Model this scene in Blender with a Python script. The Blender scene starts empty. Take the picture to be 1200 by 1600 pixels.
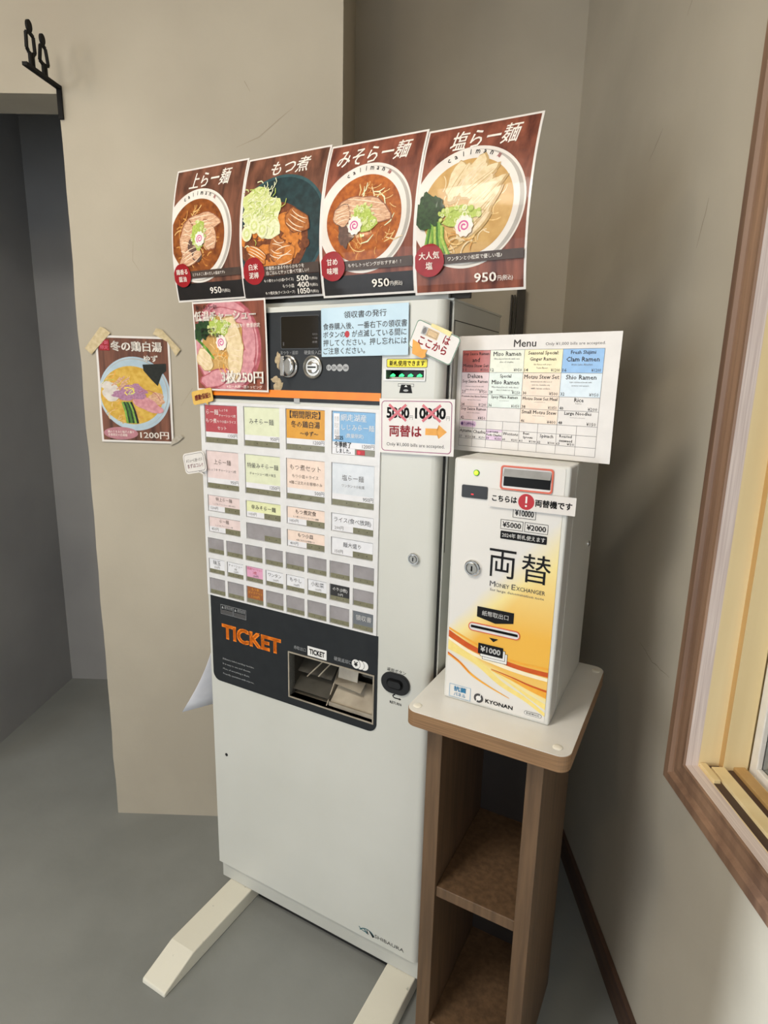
import bpy, bmesh, math, random
from mathutils import Vector, Matrix
from mathutils.geometry import tessellate_polygon

S = bpy.context.scene
COL = S.collection

# ------------------------------------------------------------------ camera
F_PX, YAW, PITCH, ROLL, CAM_H = 920.9, -0.0166, 0.2123, 0.0234, 1.4318
cam = bpy.data.cameras.new('camera')
cam.sensor_fit = 'HORIZONTAL'
cam.sensor_width = 36.0
cam.lens = F_PX / 1200.0 * 36.0
cam.clip_start = 0.02
cam_o = bpy.data.objects.new('camera', cam)
COL.objects.link(cam_o)
_f0 = Vector((math.sin(YAW), math.cos(YAW), 0)); _r0 = Vector((math.cos(YAW), -math.sin(YAW), 0)); _u0 = Vector((0, 0, 1))
_fw = _f0 * math.cos(PITCH) - _u0 * math.sin(PITCH)
_up = _u0 * math.cos(PITCH) + _f0 * math.sin(PITCH)
_r = _r0 * math.cos(ROLL) + _up * math.sin(ROLL)
_u = -_r0 * math.sin(ROLL) + _up * math.cos(ROLL)
_m = Matrix((_r, _u, -_fw)).transposed().to_4x4()
_m.translation = (0, 0, CAM_H)
cam_o.matrix_world = _m
S.camera = cam_o

# ------------------------------------------------------------------ exposure, world, lights
S.view_settings.view_transform = 'Standard'
S.view_settings.look = 'None'
S.view_settings.gamma = 1.0
S.view_settings.exposure = 0.12
S.view_settings.use_curve_mapping = False
S.cycles.max_bounces = 8
S.cycles.diffuse_bounces = 5
S.cycles.use_denoising = True
w = bpy.data.worlds.new('world'); S.world = w; w.use_nodes = True
bg = w.node_tree.nodes['Background']
bg.inputs[0].default_value = (0.75, 0.86, 1.0, 1)
bg.inputs[1].default_value = 1.0

def light(name, kind, loc, energy, color, target=None, size=0.2, size_y=None, spread=None):
    l = bpy.data.lights.new(name, kind)
    l.energy = energy; l.color = color
    if kind == 'AREA':
        l.size = size
        if size_y:
            l.shape = 'RECTANGLE'; l.size_y = size_y
        if spread: l.spread = spread
    else:
        l.shadow_soft_size = size
    o = bpy.data.objects.new(name, l); COL.objects.link(o); o.location = loc
    if target is not None:
        o.rotation_euler = (Vector(target) - Vector(loc)).to_track_quat('-Z', 'Y').to_euler()
    return o

# daylight through the shop window in the left wall and the glazed entrance behind the viewer
light('daylight_side_window', 'AREA', (-3.9, -1.85, 1.35), 58, (0.90, 0.95, 1.0), (-0.2, 1.3, 0.9), 1.9, 1.9)
light('daylight_entrance', 'AREA', (-0.75, -2.93, 1.25), 18, (0.93, 0.96, 1.0), (-0.2, 1.0, 1.2), 1.7, 1.9)
# low sun through the entrance, reaching the right wall below the window
_sun = bpy.data.lights.new('sun', 'SUN'); _sun.energy = 7.5; _sun.angle = 0.014; _sun.color = (0.80, 0.90, 1.0)
_so = bpy.data.objects.new('sun', _sun); COL.objects.link(_so)
_so.rotation_euler = Vector((0.492, 0.871, -0.325)).to_track_quat('-Z', 'Y').to_euler()
# ceiling lamps of the room
light('ceiling_panel_light', 'AREA', (-0.95, 0.15, 2.70), 25, (1.0, 0.93, 0.82), (-0.6, 0.5, 0), 0.5, 0.5)
light('ceiling_lamp_light', 'POINT', (-1.9, 0.15, 2.30), 12, (1.0, 0.80, 0.55), None, 0.06)
light('ceiling_lamp_light', 'POINT', (-0.9, -0.9, 2.55), 12, (1.0, 0.78, 0.52), None, 0.06)

# ------------------------------------------------------------------ materials
def hx(h):
    h = h.lstrip('#')
    c = [int(h[i:i + 2], 16) / 255 for i in (0, 2, 4)]
    return tuple((x / 12.92 if x <= .04045 else ((x + .055) / 1.055) ** 2.4) for x in c) + (1.0,)

MATS = {}
def pm(name, c1, c2=None, scale=40.0, rough=0.5, metal=0.0, coat=0.0, bump=0.0, bscale=None, stretch=(1, 1, 1),
       detail=4.0, lo=0.35, hi=0.65, emit=0.0, spec=0.5, dist=0.0):
    if name in MATS: return MATS[name]
    m = bpy.data.materials.new(name); m.use_nodes = True
    nt = m.node_tree; b = nt.nodes['Principled BSDF']
    b.inputs['Roughness'].default_value = rough
    b.inputs['Metallic'].default_value = metal
    b.inputs['Specular IOR Level'].default_value = spec
    b.inputs['Coat Weight'].default_value = coat
    b.inputs['Coat Roughness'].default_value = 0.06
    a = hx(c1)
    if c2 is None:
        c = hx(c1); c2v = tuple(x * 0.93 for x in c[:3]) + (1,)
    else:
        c2v = hx(c2)
    tc = nt.nodes.new('ShaderNodeTexCoord'); mp = nt.nodes.new('ShaderNodeMapping')
    mp.inputs['Scale'].default_value = stretch
    nz = nt.nodes.new('ShaderNodeTexNoise'); nz.inputs['Scale'].default_value = scale; nz.inputs['Detail'].default_value = detail
    nz.inputs['Distortion'].default_value = dist
    cr = nt.nodes.new('ShaderNodeValToRGB')
    cr.color_ramp.elements[0].position = lo; cr.color_ramp.elements[0].color = a
    cr.color_ramp.elements[1].position = hi; cr.color_ramp.elements[1].color = c2v
    L = nt.links.new
    L(tc.outputs['Object'], mp.inputs['Vector']); L(mp.outputs['Vector'], nz.inputs['Vector'])
    L(nz.outputs['Fac'], cr.inputs['Fac']); L(cr.outputs['Color'], b.inputs['Base Color'])
    if emit:
        L(cr.outputs['Color'], b.inputs['Emission Color']); b.inputs['Emission Strength'].default_value = emit
    if bump:
        n2 = nt.nodes.new('ShaderNodeTexNoise'); n2.inputs['Scale'].default_value = bscale or scale; n2.inputs['Detail'].default_value = 5
        L(mp.outputs['Vector'], n2.inputs['Vector'])
        bp = nt.nodes.new('ShaderNodeBump'); bp.inputs['Strength'].default_value = bump; bp.inputs['Distance'].default_value = 0.01
        L(n2.outputs['Fac'], bp.inputs['Height']); L(bp.outputs['Normal'], b.inputs['Normal'])
    MATS[name] = m
    return m

# surfaces
PLASTER = pm('greige_plaster', 'b7af9f', 'a79f90', scale=1.6, rough=0.85, bump=0.55, bscale=5.0, detail=7, spec=0.25)
PLASTER_DIM = pm('plaster_passage_dim_light', 'a3a3a3', '969697', scale=1.8, rough=0.85, bump=0.2, bscale=7.0, detail=6, spec=0.25)  # greyer plaster copy; the passage's cool dim light is in its colour
CONCRETE = pm('mortar_floor', '8f9290', '7f8280', scale=2.2, rough=0.55, bump=0.08, bscale=30, detail=9, spec=0.35)
CEIL = pm('ceiling_paint', 'd8d2c6', rough=0.9)
OAK = pm('brown_casing_wood', '957560', '6e5444', scale=9, rough=0.42, stretch=(1, 8, 1), bump=0.05, bscale=30)
OAKV = pm('brown_casing_wood_upright', '9a7a62', '6f5545', scale=26, rough=0.42, stretch=(1, 1, .05), bump=0.05)
CREAMW = pm('pale_jamb_wood', 'efdcae', 'e2cb98', scale=14, rough=0.5, stretch=(1, 1, .08))
TANW = pm('tan_jamb_edge', 'c4a069', 'b38e58', scale=14, rough=0.5, stretch=(1, 1, .1))
LAMW = pm('pale_laminated_edge', 'e3d6cf', 'c9b8b2', scale=300, rough=0.4, stretch=(1, .02, .02))
WHITEP = pm('white_sash_paint', 'e6e2da', rough=0.4)
DARKOUT = pm('dark_outside_boards', '15110f', '0d0b0a', scale=6, rough=0.7, stretch=(1, 8, .3))
BASEB = pm('dark_brown_skirting', '5a4234', '46332a', scale=9, rough=0.5, stretch=(1, .3, 4))
# machine
MWHITE = pm('white_enamel_steel', 'cbccc6', 'c5c6bf', scale=3, rough=0.32, spec=0.5)
MGREY = pm('pale_grey_steel', 'd0d1ca', 'c8c9c2', scale=3, rough=0.38)
EXWHITE = pm('white_exchanger_enamel', 'd6d6d2', 'd1d1cc', scale=3, rough=0.32)
MPLINTH = pm('grey_plinth_steel', 'bfc0ba', 'b6b7b0', scale=4, rough=0.42)
MDARK = pm('dark_gap', '1c1c1c', rough=0.6)
BLACKP = pm('charcoal_panel', '26292c', '222528', scale=30, rough=0.4, spec=0.25)
ORANGE = pm('orange_print', 'f48512', 'ee7d0e', scale=30, rough=0.4)
BEZEL = pm('white_bezel_plastic', 'dcdcdd', rough=0.3)
BTNGREY = pm('empty_button_grey', '9b979a', '8d898b', scale=30, rough=0.22)
OLIVE = pm('olive_lamp_strip', '7c7a62', '706e58', scale=60, rough=0.25)
LENS = pm('dark_lamp_lens', '4e4a3c', rough=0.2)
CHROME = pm('chrome', 'e8e8e8', 'dcdcdc', scale=20, rough=0.14, metal=1.0)
STEEL = pm('brushed_steel', 'b8b6b0', 'a6a49e', scale=60, rough=0.3, metal=0.9)
SCREEN = pm('dark_display_glass', '120f0c', '191410', scale=12, rough=0.06, coat=0.6)
SCREENBZ = pm('display_surround', '3b3e40', '34373a', scale=20, rough=0.3)
BLACKPL = pm('black_plastic', '17181b', '1c1d20', scale=50, rough=0.35)
BLACKG = pm('black_gloss', '09090a', rough=0.3, spec=0.2)
GREENLED = pm('green_lamp_glow', '3dff8a', '35f07c', scale=50, emit=1.6)
LIME = pm('lime_lamp_glow', 'b8f03a', 'a6e632', scale=50, emit=1.3)
REDLED = pm('red_digit_glow', 'ff2a30', 'f02028', scale=50, emit=2.0)
PRW = pm('printed_white', 'e6e6e4', rough=0.45)
PRG = pm('printed_grey', 'a9abad', rough=0.45)
PRK = pm('printed_black', '131315', rough=0.5, spec=0.2)
PRDG = pm('printed_dark_grey', '3c3c3f', rough=0.45)
PRMG = pm('printed_mid_grey', '6d6a6a', rough=0.45)
PRR = pm('printed_red', 'b8202c', 'ad1c28', scale=50, rough=0.4)
PRO = pm('printed_amber', 'e6a338', 'dd9a30', scale=50, rough=0.4)
PRY = pm('printed_yellow', 'f2e02c', 'ecd924', scale=50, rough=0.4)
TRAYM = pm('dull_tray_metal', 'b3aa9a', '958c7d', scale=14, rough=0.35, metal=0.25)
TRAYD = pm('dark_tray_plastic', '4a4740', '3a3832', scale=14, rough=0.4)
TAPEB = pm('aged_tape_residue', 'b8a584', '9c8a6a', scale=120, rough=0.6)
FOOTW = pm('white_painted_wood', 'dcdacd', '85867c', scale=55, rough=0.55, lo=0.68, hi=0.80, bump=0.05)
# papers
PAPER = pm('laminated_white', 'dedad6', 'd8d4d0', scale=30, rough=0.45, coat=0.25)
PAPERM = pm('matte_white_paper', 'e6e7ee', 'dfe0e8', scale=30, rough=0.7)
BLUEP = pm('pale_blue_paper', 'b9d3e2', 'b1ccdc', scale=20, rough=0.5, coat=0.3)
# table
PLY = pm('plywood_edge', '987653', '795c40', scale=18, rough=0.5, stretch=(.4, .4, 26), bump=0.03)
TWOOD = pm('brown_stained_wood', '6b533c', '574330', scale=16, rough=0.5, stretch=(5, 5, .3), bump=0.04)
TWHITE = pm('white_laminate', 'e4e3df', 'dcdbd6', scale=8, rough=0.3)
CAPW = pm('cream_screw_cap', 'e9e6da', rough=0.35)
BLKIRON = pm('black_iron', '0c0b0b', '100f0f', scale=80, rough=0.6, spec=0.2)
CONDM = pm('dark_pole_paint', '3a352d', '2f2b25', scale=20, rough=0.5)
# ------------------------------------------------------------------ mesh builder
class MB:
    def __init__(s): s.v = []; s.f = []; s.mi = []; s.mats = []; s.sm = []
    def _m(s, mat):
        if mat not in s.mats: s.mats.append(mat)
        return s.mats.index(mat)
    def add(s, vs, fs, mat, smooth=False):
        o = len(s.v); s.v.extend(vs); k = s._m(mat)
        for f in fs:
            s.f.append(tuple(i + o for i in f)); s.mi.append(k); s.sm.append(smooth)
    def box(s, x0, x1, y0, y1, z0, z1, mat):
        v = [(x, y, z) for z in (z0, z1) for y in (y0, y1) for x in (x0, x1)]
        s.add(v, [(0, 2, 3, 1), (4, 5, 7, 6), (0, 1, 5, 4), (2, 6, 7, 3), (0, 4, 6, 2), (1, 3, 7, 5)], mat)
    def prism(s, outer, m, h0, h1, mat, holes=(), side=None, back=True):
        loops = [list(outer)] + [list(h) for h in holes]
        flat = [p for l in loops for p in l]
        tri = tessellate_polygon([[Vector((p[0], p[1], 0)) for p in l] for l in loops])
        def ccw(t):
            a, b, c = (flat[i] for i in t)
            return t if (b[0]-a[0])*(c[1]-a[1])-(b[1]-a[1])*(c[0]-a[0]) > 0 else (t[0], t[2], t[1])
        tri = [ccw(t) for t in tri]
        s.add([m(p[0], p[1], h1) for p in flat], tri, mat)
        if back: s.add([m(p[0], p[1], h0) for p in flat], [t[::-1] for t in tri], side or mat)
        for l in loops:
            n = len(l)
            s.add([m(p[0], p[1], h1) for p in l] + [m(p[0], p[1], h0) for p in l],
                  [(i, n + i, n + (i + 1) % n, (i + 1) % n) for i in range(n)], side or mat)
    def lathe(s, prof, m, mat, n=28, cx=0, cy=0, sx=1, sy=1):
        vs = []; fs = []
        for r, h in prof:
            for k in range(n):
                a = 2 * math.pi * k / n
                vs.append(m(cx + r * math.cos(a) * sx, cy + r * math.sin(a) * sy, h))
        for j in range(len(prof) - 1):
            for k in range(n):
                k2 = (k + 1) % n
                fs.append((j * n + k, j * n + k2, (j + 1) * n + k2, (j + 1) * n + k))
        fs.append(tuple((len(prof) - 1) * n + k for k in range(n)))
        fs.append(tuple(range(n))[::-1])
        s.add(vs, fs, mat, True)
    def tube(s, path, r, mat, n=10):
        P = [Vector(p) for p in path]; vs = []; fs = []
        for i, p in enumerate(P):
            d = (P[min(i + 1, len(P) - 1)] - P[max(i - 1, 0)]).normalized()
            a = d.orthogonal().normalized() if i == 0 else (a - d * a.dot(d)).normalized()
            b = d.cross(a)
            for k in range(n):
                t = 2 * math.pi * k / n
                vs.append(tuple(p + (a * math.cos(t) + b * math.sin(t)) * r))
        for i in range(len(P) - 1):
            for k in range(n):
                fs.append((i * n + k, i * n + (k + 1) % n, (i + 1) * n + (k + 1) % n, (i + 1) * n + k))
        fs.append(tuple(range(n))[::-1]); fs.append(tuple((len(P) - 1) * n + k for k in range(n)))
        s.add(vs, fs, mat, True)
    def build(s, name, parent=None, bevel=0.0, seg=2, smooth=False, label=None):
        me = bpy.data.meshes.new(name)
        me.from_pydata([tuple(v) for v in s.v], [], s.f)
        for m in s.mats: me.materials.append(m)
        me.polygons.foreach_set('material_index', s.mi)
        me.polygons.foreach_set('use_smooth', [bool(x or smooth) for x in s.sm])
        me.update()
        if any(s.sm) or smooth: me.set_sharp_from_angle(angle=math.radians(38))
        o = bpy.data.objects.new(name, me); COL.objects.link(o)
        if parent is not None: o.parent = parent
        if bevel:
            bm = bmesh.new(); bm.from_mesh(me); bmesh.ops.remove_doubles(bm, verts=bm.verts, dist=1e-6); bm.to_mesh(me); bm.free()
            md = o.modifiers.new('edge', 'BEVEL'); md.width = bevel; md.segments = seg; md.limit_method = 'ANGLE'; md.angle_limit = math.radians(40)
        if label: o['label'] = label
        return o

def tag(o, label, cat, group=None):
    o['label'] = label; o['category'] = cat
    if group: o['group'] = group
    return o
def struct(o):
    o['kind'] = 'structure'; return o
def empty(name, loc, rot=(0, 0, 0)):
    o = bpy.data.objects.new(name, None); COL.objects.link(o)
    o.location = loc; o.rotation_euler = rot; o.empty_display_size = 0.05
    return o
def box(name, x0, x1, y0, y1, z0, z1, mat, parent=None, bevel=0.0, seg=2, label=None):
    b = MB(); b.box(x0, x1, y0, y1, z0, z1, mat); return b.build(name, parent, bevel, seg, label=label)

# ------------------------------------------------------------------ 2D artwork on surfaces
_GL = {}
def glyphs(body, off, shear, res):
    k = (body, off, shear, res)
    if k not in _GL:
        c = bpy.data.curves.new('t', 'FONT'); c.body = body; c.resolution_u = res; c.offset = off; c.shear = shear; c.fill_mode = 'FRONT'
        c.space_line = 1.1
        o = bpy.data.objects.new('t', c); me = bpy.data.meshes.new_from_object(o)
        V = [(v.co.x, v.co.y) for v in me.vertices]; Fc = [tuple(p.vertices) for p in me.polygons]
        bpy.data.objects.remove(o); bpy.data.curves.remove(c); bpy.data.meshes.remove(me)
        _GL[k] = (V, Fc)
    return _GL[k]

def clip_half(poly, ax, val, keep_less):
    out = []
    n = len(poly)
    for i in range(n):
        a, b = poly[i], poly[(i + 1) % n]
        ia = (a[ax] <= val) if keep_less else (a[ax] >= val)
        ib = (b[ax] <= val) if keep_less else (b[ax] >= val)
        if ia: out.append(a)
        if ia != ib:
            t = (val - a[ax]) / (b[ax] - a[ax])
            out.append((a[0] + (b[0] - a[0]) * t, a[1] + (b[1] - a[1]) * t))
    return out

LAY = 0.00013
class Art:
    def __init__(s, mb, m, clip=None, ys=None):
        s.mb = mb; s.m = m; s.clip = clip; s.ys = ys
    def tri(s, pts, h, mat):
        a = sum(pts[i][0] * pts[(i + 1) % len(pts)][1] - pts[(i + 1) % len(pts)][0] * pts[i][1] for i in range(len(pts)))
        if abs(a) < 1e-10: return
        if a < 0: pts = pts[::-1]
        if s.clip:
            x0, y0, x1, y1 = s.clip
            for ax, val, kl in ((0, x0, False), (0, x1, True), (1, y0, False), (1, y1, True)):
                pts = clip_half(pts, ax, val, kl)
                if len(pts) < 3: return
        pieces = [pts]
        if s.ys:
            lo = min(p[1] for p in pts); hi = max(p[1] for p in pts)
            pieces = []; rest = pts
            for y in s.ys:
                if y <= lo or y >= hi: continue
                c = clip_half(rest, 1, y, True)
                if len(c) >= 3: pieces.append(c)
                rest = clip_half(rest, 1, y, False)
                if len(rest) < 3: break
            if len(rest) >= 3: pieces.append(rest)
        for p in pieces:
            s.mb.add([s.m(q[0], q[1], h * LAY) for q in p], [tuple(range(len(p)))], mat)
    def poly(s, pts, h, mat):          # star-shaped about its centroid
        if s.ys is None and s.clip is None:
            s.tri(list(pts), h, mat); return
        cx = sum(p[0] for p in pts) / len(pts); cy = sum(p[1] for p in pts) / len(pts)
        for i in range(len(pts)): s.tri([(cx, cy), pts[i], pts[(i + 1) % len(pts)]], h, mat)
    def rect(s, x0, y0, x1, y1, h, mat): s.tri([(x0, y0), (x1, y0), (x1, y1), (x0, y1)], h, mat)
    def ell(s, cx, cy, rx, ry, h, mat, n=40, rot=0.0):
        c, q = math.cos(rot), math.sin(rot)
        P = []
        for k in range(n):
            a = 2 * math.pi * k / n; x = rx * math.cos(a); y = ry * math.sin(a)
            P.append((cx + x * c - y * q, cy + x * q + y * c))
        s.poly(P, h, mat)
    def blob(s, cx, cy, rx, ry, h, mat, seed=0, irr=0.12, rot=0.0, n=22):
        rnd = random.Random(seed); ph = [rnd.uniform(0, 6.28) for _ in range(4)]
        c, q = math.cos(rot), math.sin(rot); P = []
        for k in range(n):
            a = 2 * math.pi * k / n
            r = 1 + irr * (math.sin(2 * a + ph[0]) * .5 + math.sin(3 * a + ph[1]) * .5 + math.sin(5 * a + ph[2]) * .4 + math.sin(8 * a + ph[3]) * .25)
            x = rx * r * math.cos(a); y = ry * r * math.sin(a)
            P.append((cx + x * c - y * q, cy + x * q + y * c))
        s.poly(P, h, mat)
    def ribbon(s, pts, w, h, mat):
        ws = w if isinstance(w, (list, tuple)) else [w] * len(pts)
        L = []; R = []
        for i, p in enumerate(pts):
            a = pts[max(i - 1, 0)]; b = pts[min(i + 1, len(pts) - 1)]
            dx, dy = b[0] - a[0], b[1] - a[1]; l = math.hypot(dx, dy) or 1
            L.append((p[0] - dy / l * ws[i] / 2, p[1] + dx / l * ws[i] / 2)); R.append((p[0] + dy / l * ws[i] / 2, p[1] - dx / l * ws[i] / 2))
        for i in range(len(pts) - 1): s.tri([R[i], R[i + 1], L[i + 1], L[i]], h, mat)
    def arc(s, cx, cy, r, a0, a1, w, h, mat, n=12, ry=None):
        ry = ry or r
        s.ribbon([(cx + r * math.cos(a0 + (a1 - a0) * k / n), cy + ry * math.sin(a0 + (a1 - a0) * k / n)) for k in range(n + 1)], w, h, mat)
    def rr(s, x0, y0, x1, y1, r, h, mat, rot=0.0):
        s.poly(rrpts(x0, y0, x1, y1, r, rot=rot), h, mat)
    def frame(s, x0, y0, x1, y1, w, h, mat):
        s.rect(x0, y0, x1, y0 + w, h, mat); s.rect(x0, y1 - w, x1, y1, h, mat)
        s.rect(x0, y0 + w, x0 + w, y1 - w, h, mat); s.rect(x1 - w, y0 + w, x1, y1 - w, h, mat)
    def text(s, body, x0, y0, x1, y1, h, mat, bold=0.0, shear=0.0, rot=0.0, res=2, align='fill'):
        V, Fc = glyphs(body, 0.0, shear, res)
        if not V: return
        bo = bold * 0.9
        ax0 = min(v[0] for v in V) - bo; ax1 = max(v[0] for v in V) + bo; ay0 = min(v[1] for v in V) - bo; ay1 = max(v[1] for v in V) + bo
        sx = (x1 - x0) / (ax1 - ax0); sy = (y1 - y0) / (ay1 - ay0)
        ox, oy = x0, y0
        if align != 'fill':
            k = min(sx, sy)
            if align == 'c': ox = (x0 + x1) / 2 - k * (ax1 - ax0) / 2
            if align == 'r': ox = x1 - k * (ax1 - ax0)
            oy = (y0 + y1) / 2 - k * (ay1 - ay0) / 2
            sx = sy = k
        mx, my = (x0 + x1) / 2, (y0 + y1) / 2; c, q = math.cos(rot), math.sin(rot)
        if bo >= .02: offs = [(-bo, -bo), (bo, -bo), (-bo, bo), (bo, bo), (0, 0)]
        elif bo > 0: offs = [(-bo, -bo * .5), (bo, -bo * .5), (0, bo)]
        else: offs = [(0, 0)]
        for bx_, by_ in offs:
            P = []
            for v in V:
                x = ox + (v[0] + bx_ - ax0) * sx; y = oy + (v[1] + by_ - ay0) * sy
                if rot: x, y = mx + (x - mx) * c - (y - my) * q, my + (x - mx) * q + (y - my) * c
                P.append((x, y))
            if s.ys is None and s.clip is None:
                s.mb.add([s.m(p[0], p[1], h * LAY) for p in P], Fc, mat)
            else:
                for f in Fc: s.tri([P[i] for i in f], h, mat)

def rrpts(x0, y0, x1, y1, r, n=6, rot=0.0, corners=(1, 1, 1, 1)):
    P = []
    for k, (cx, cy, a0) in enumerate(((x1 - r, y0 + r, -math.pi / 2), (x1 - r, y1 - r, 0), (x0 + r, y1 - r, math.pi / 2), (x0 + r, y0 + r, math.pi))):
        if corners[k]:
            for i in range(n + 1):
                a = a0 + math.pi / 2 * i / n; P.append((cx + r * math.cos(a), cy + r * math.sin(a)))
        else:
            P.append((cx + (r if k in (0, 1) else -r), cy + (-r if k in (0, 3) else r)))
    if rot:
        mx, my = (x0 + x1) / 2, (y0 + y1) / 2; c, q = math.cos(rot), math.sin(rot)
        P = [(mx + (x - mx) * c - (y - my) * q, my + (x - mx) * q + (y - my) * c) for x, y in P]
    return P
def circ(cx, cy, r, n=24, ry=None):
    ry = ry or r
    return [(cx + r * math.cos(2 * math.pi * k / n), cy + ry * math.sin(2 * math.pi * k / n)) for k in range(n)]

# ------------------------------------------------------------------ frames
AL = -0.4788
M0 = Vector((-0.4697, 1.4254, 0))
UX = Vector((math.cos(AL), math.sin(AL), 0)); WX = Vector((math.sin(AL), -math.cos(AL), 0))
def mw(u, w, z): return M0 + UX * u + WX * w + Vector((0, 0, z))
def front(w=0.0): return lambda x, y, h: (x, -(w + h), y)          # on a machine's front face, local frame
def flat(x, y, h): return (x, y, h)

# ================================================================== SETTING
YA, XR, YB = 1.7127, 0.5628, 2.125
H = 2.75
def yz(x_of): return lambda a, b, h: (x_of(h), a, b)
rnd = random.Random(3)
b = MB()
edge = [(-0.902 + rnd.uniform(-.0022, .0022), z) for z in [2.10 - .09 * i for i in range(23)]]
out = [(-0.902, 0)]
outer = [(-4.1, 0), (-1.62, 0), (-1.62, 2.154), (-0.902, 2.154)] + edge + [(-0.902, 0.0), (-0.16, 0), (-0.16, H), (-4.1, H)]
b.prism(outer, lambda x, z, h: (x, YA - h, z), -0.122, 0.0, PLASTER)
WCK = pm('plaster_crack_light', 'a39986', '9a907e', scale=60, rough=.9)
a = Art(b, lambda x, z, h: (x, YA - h, z))
a.ribbon([(-.44, 2.035), (-.38, 2.06), (-.33, 2.10), (-.29, 2.13)], [.0006, .0022, .0020, .0006], 2, WCK); a.ribbon([(-.415, 2.19), (-.400, 2.165)], [.002, .0008], 2, WCK)
a.ribbon([(-.62, 1.36), (-.585, 1.41)], [.0006, .0016], 2, WCK); a.ribbon([(-.73, 1.80), (-.735, 1.75), (-.715, 1.72)], [.0006, .0014, .0006], 2, WCK)
struct(b.build('wall_back'))
struct(box('wall_alcove_side', -0.28, -0.16, YA + .122, YB, 0, H, PLASTER))
struct(box('wall_alcove_back', -0.28, XR, YB, YB + .1, 0, H, PLASTER))
struct(box('wall_passage_left', -1.66, -1.5435, YA + .122, 2.72, 0, H, PLASTER_DIM))
struct(box('wall_passage_back', -1.5435, -0.902, 2.605, 2.72, 0, H, PLASTER_DIM))
struct(box('wall_passage_right', -0.902, -0.80, YA + .122, 2.72, 0, H, PLASTER_DIM))
struct(box('ceiling_passage', -1.5435, -0.902, YA + .122, 2.605, 2.45, 2.55, PLASTER_DIM))
b = MB()
b.prism([(-3.1, 0), (YB + .1, 0), (YB + .1, H), (-3.1, H)], lambda y, z, h: (XR - h, y, z), -0.12, 0.0, PLASTER,
        holes=[[(-0.50, 0.753), (0.978, 0.753), (0.978, 2.30), (-0.50, 2.30)]])
CRK = pm('plaster_crack', '7d7464', '8b8272', scale=60, rough=.9)
def crack(a, pts, wd, seed):
    r = random.Random(seed); P = []
    for i in range(len(pts) - 1):
        for k in range(6):
            t = k / 6; P.append((pts[i][0] + (pts[i+1][0] - pts[i][0]) * t + r.uniform(-.0015, .0015), pts[i][1] + (pts[i+1][1] - pts[i][1]) * t + r.uniform(-.0015, .0015)))
    P.append(pts[-1]); a.ribbon(P, [wd * (.3 + .7 * math.sin(math.pi * (i + .5) / len(P))) for i in range(len(P))], 2, CRK)
a = Art(b, lambda y, z, h: (XR - h, y, z))
crack(a, [(1.273, 2.27), (1.342, 2.22), (1.379, 2.17)], .0022, 1); crack(a, [(1.33, 2.215), (1.30, 2.235)], .002, 2); crack(a, [(1.44, 1.99), (1.50, 1.945)], .002, 3); crack(a, [(1.19, 1.78), (1.215, 1.70)], .0018, 6)
crack(a, [(1.25, .88), (1.18, .865), (1.10, .87)], .0014, 4); crack(a, [(1.72, 1.33), (1.66, 1.36)], .0016, 5)
struct(b.build('wall_right'))
b = MB()
b.prism([(-3.1, 0), (YA, 0), (YA, H), (-3.1, H)], lambda y, z, h: (-4.0 + h, y, z), -0.12, 0.0, PLASTER,
        holes=[[(-2.9, 0.35), (-0.8, 0.35), (-0.8, 2.3), (-2.9, 2.3)]])
struct(b.build('wall_left'))
b = MB()
b.prism([(-4.1, 0), (-1.65, 0), (-1.65, 2.2), (0.15, 2.2), (0.15, 0), (XR + .12, 0), (XR + .12, H), (-4.1, H)], lambda x, z, h: (x, -3.0 + h, z), -0.1, 0.0, PLASTER)
struct(b.build('wall_front'))
struct(box('floor', -4.2, 0.70, -3.3, 2.8, -0.1, 0, CONCRETE))
struct(box('ceiling', -4.2, 0.70, -3.2, 2.8, H, H + .1, CEIL))
struct(box('baseboard_right', XR - .012, XR, -3.0, YB, 0, 0.077, BASEB, bevel=0.002))
# frames of the openings behind the viewer
b = MB()
for y in (-2.9, -1.87, -0.84): b.box(-4.08, -4.02, y, y + .04, .35, 2.3, WHITEP)
for z in (.35, 2.26): b.box(-4.08, -4.02, -2.9, -0.8, z, z + .04, WHITEP)
struct(b.build('window_2'))
b = MB()
for x in (-1.65, -0.775, 0.10): b.box(x, x + .05, -3.07, -3.03, 0, 2.2, BLKIRON)
b.box(-1.65, .15, -3.07, -3.03, 2.15, 2.2, BLKIRON); b.box(-1.65, .15, -3.07, -3.03, 0.0, .06, BLKIRON)
struct(b.build('door_1'))

# the window in the right wall
win = empty('window_1', (XR, 0.966, 0.766)); struct(win)
def wl(p): return (p[0] - XR, p[1] - 0.966, p[2] - 0.766)
def loop(mb, prof, mat, y0=-0.62, y1=1.040, z0=0.692, z1=2.42, mats=None):
    # prof: (offset inward from the outer edge, x)
    P = []
    for o, x in prof:
        zb = z0 + min(o, .0755)
        P.append([wl((x, y1 - o, zb)), wl((x, y1 - o, z1 - o)), wl((x, y0 + o, z1 - o)), wl((x, y0 + o, zb))])
    for i in range(len(P) - 1):
        for k in range(4):
            k2 = (k + 1) % 4
            mb.add([P[i][k], P[i][k2], P[i + 1][k2], P[i + 1][k]], [(0, 1, 2, 3)], mats[i] if mats else mat)
b = MB()
X = XR
loop(b, [(0, X), (0, X - .014), (.003, X - .019), (.022, X - .021), (.026, X - .015), (.030, X - .013), (.036, X - .017), (.048, X - .018), (.060, X - .016),
         (.064, X - .016), (.066, X - .021), (.073, X - .022), (.0745, X - .018)], OAKV)
struct(b.build('casing', win, label='brown moulded casing'))
b = MB()
loop(b, [(.0745, X - .018), (.0755, X + .004)], LAMW)
loop(b, [(.0755, X + .004), (.0755, X + .041)], CREAMW)
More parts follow.
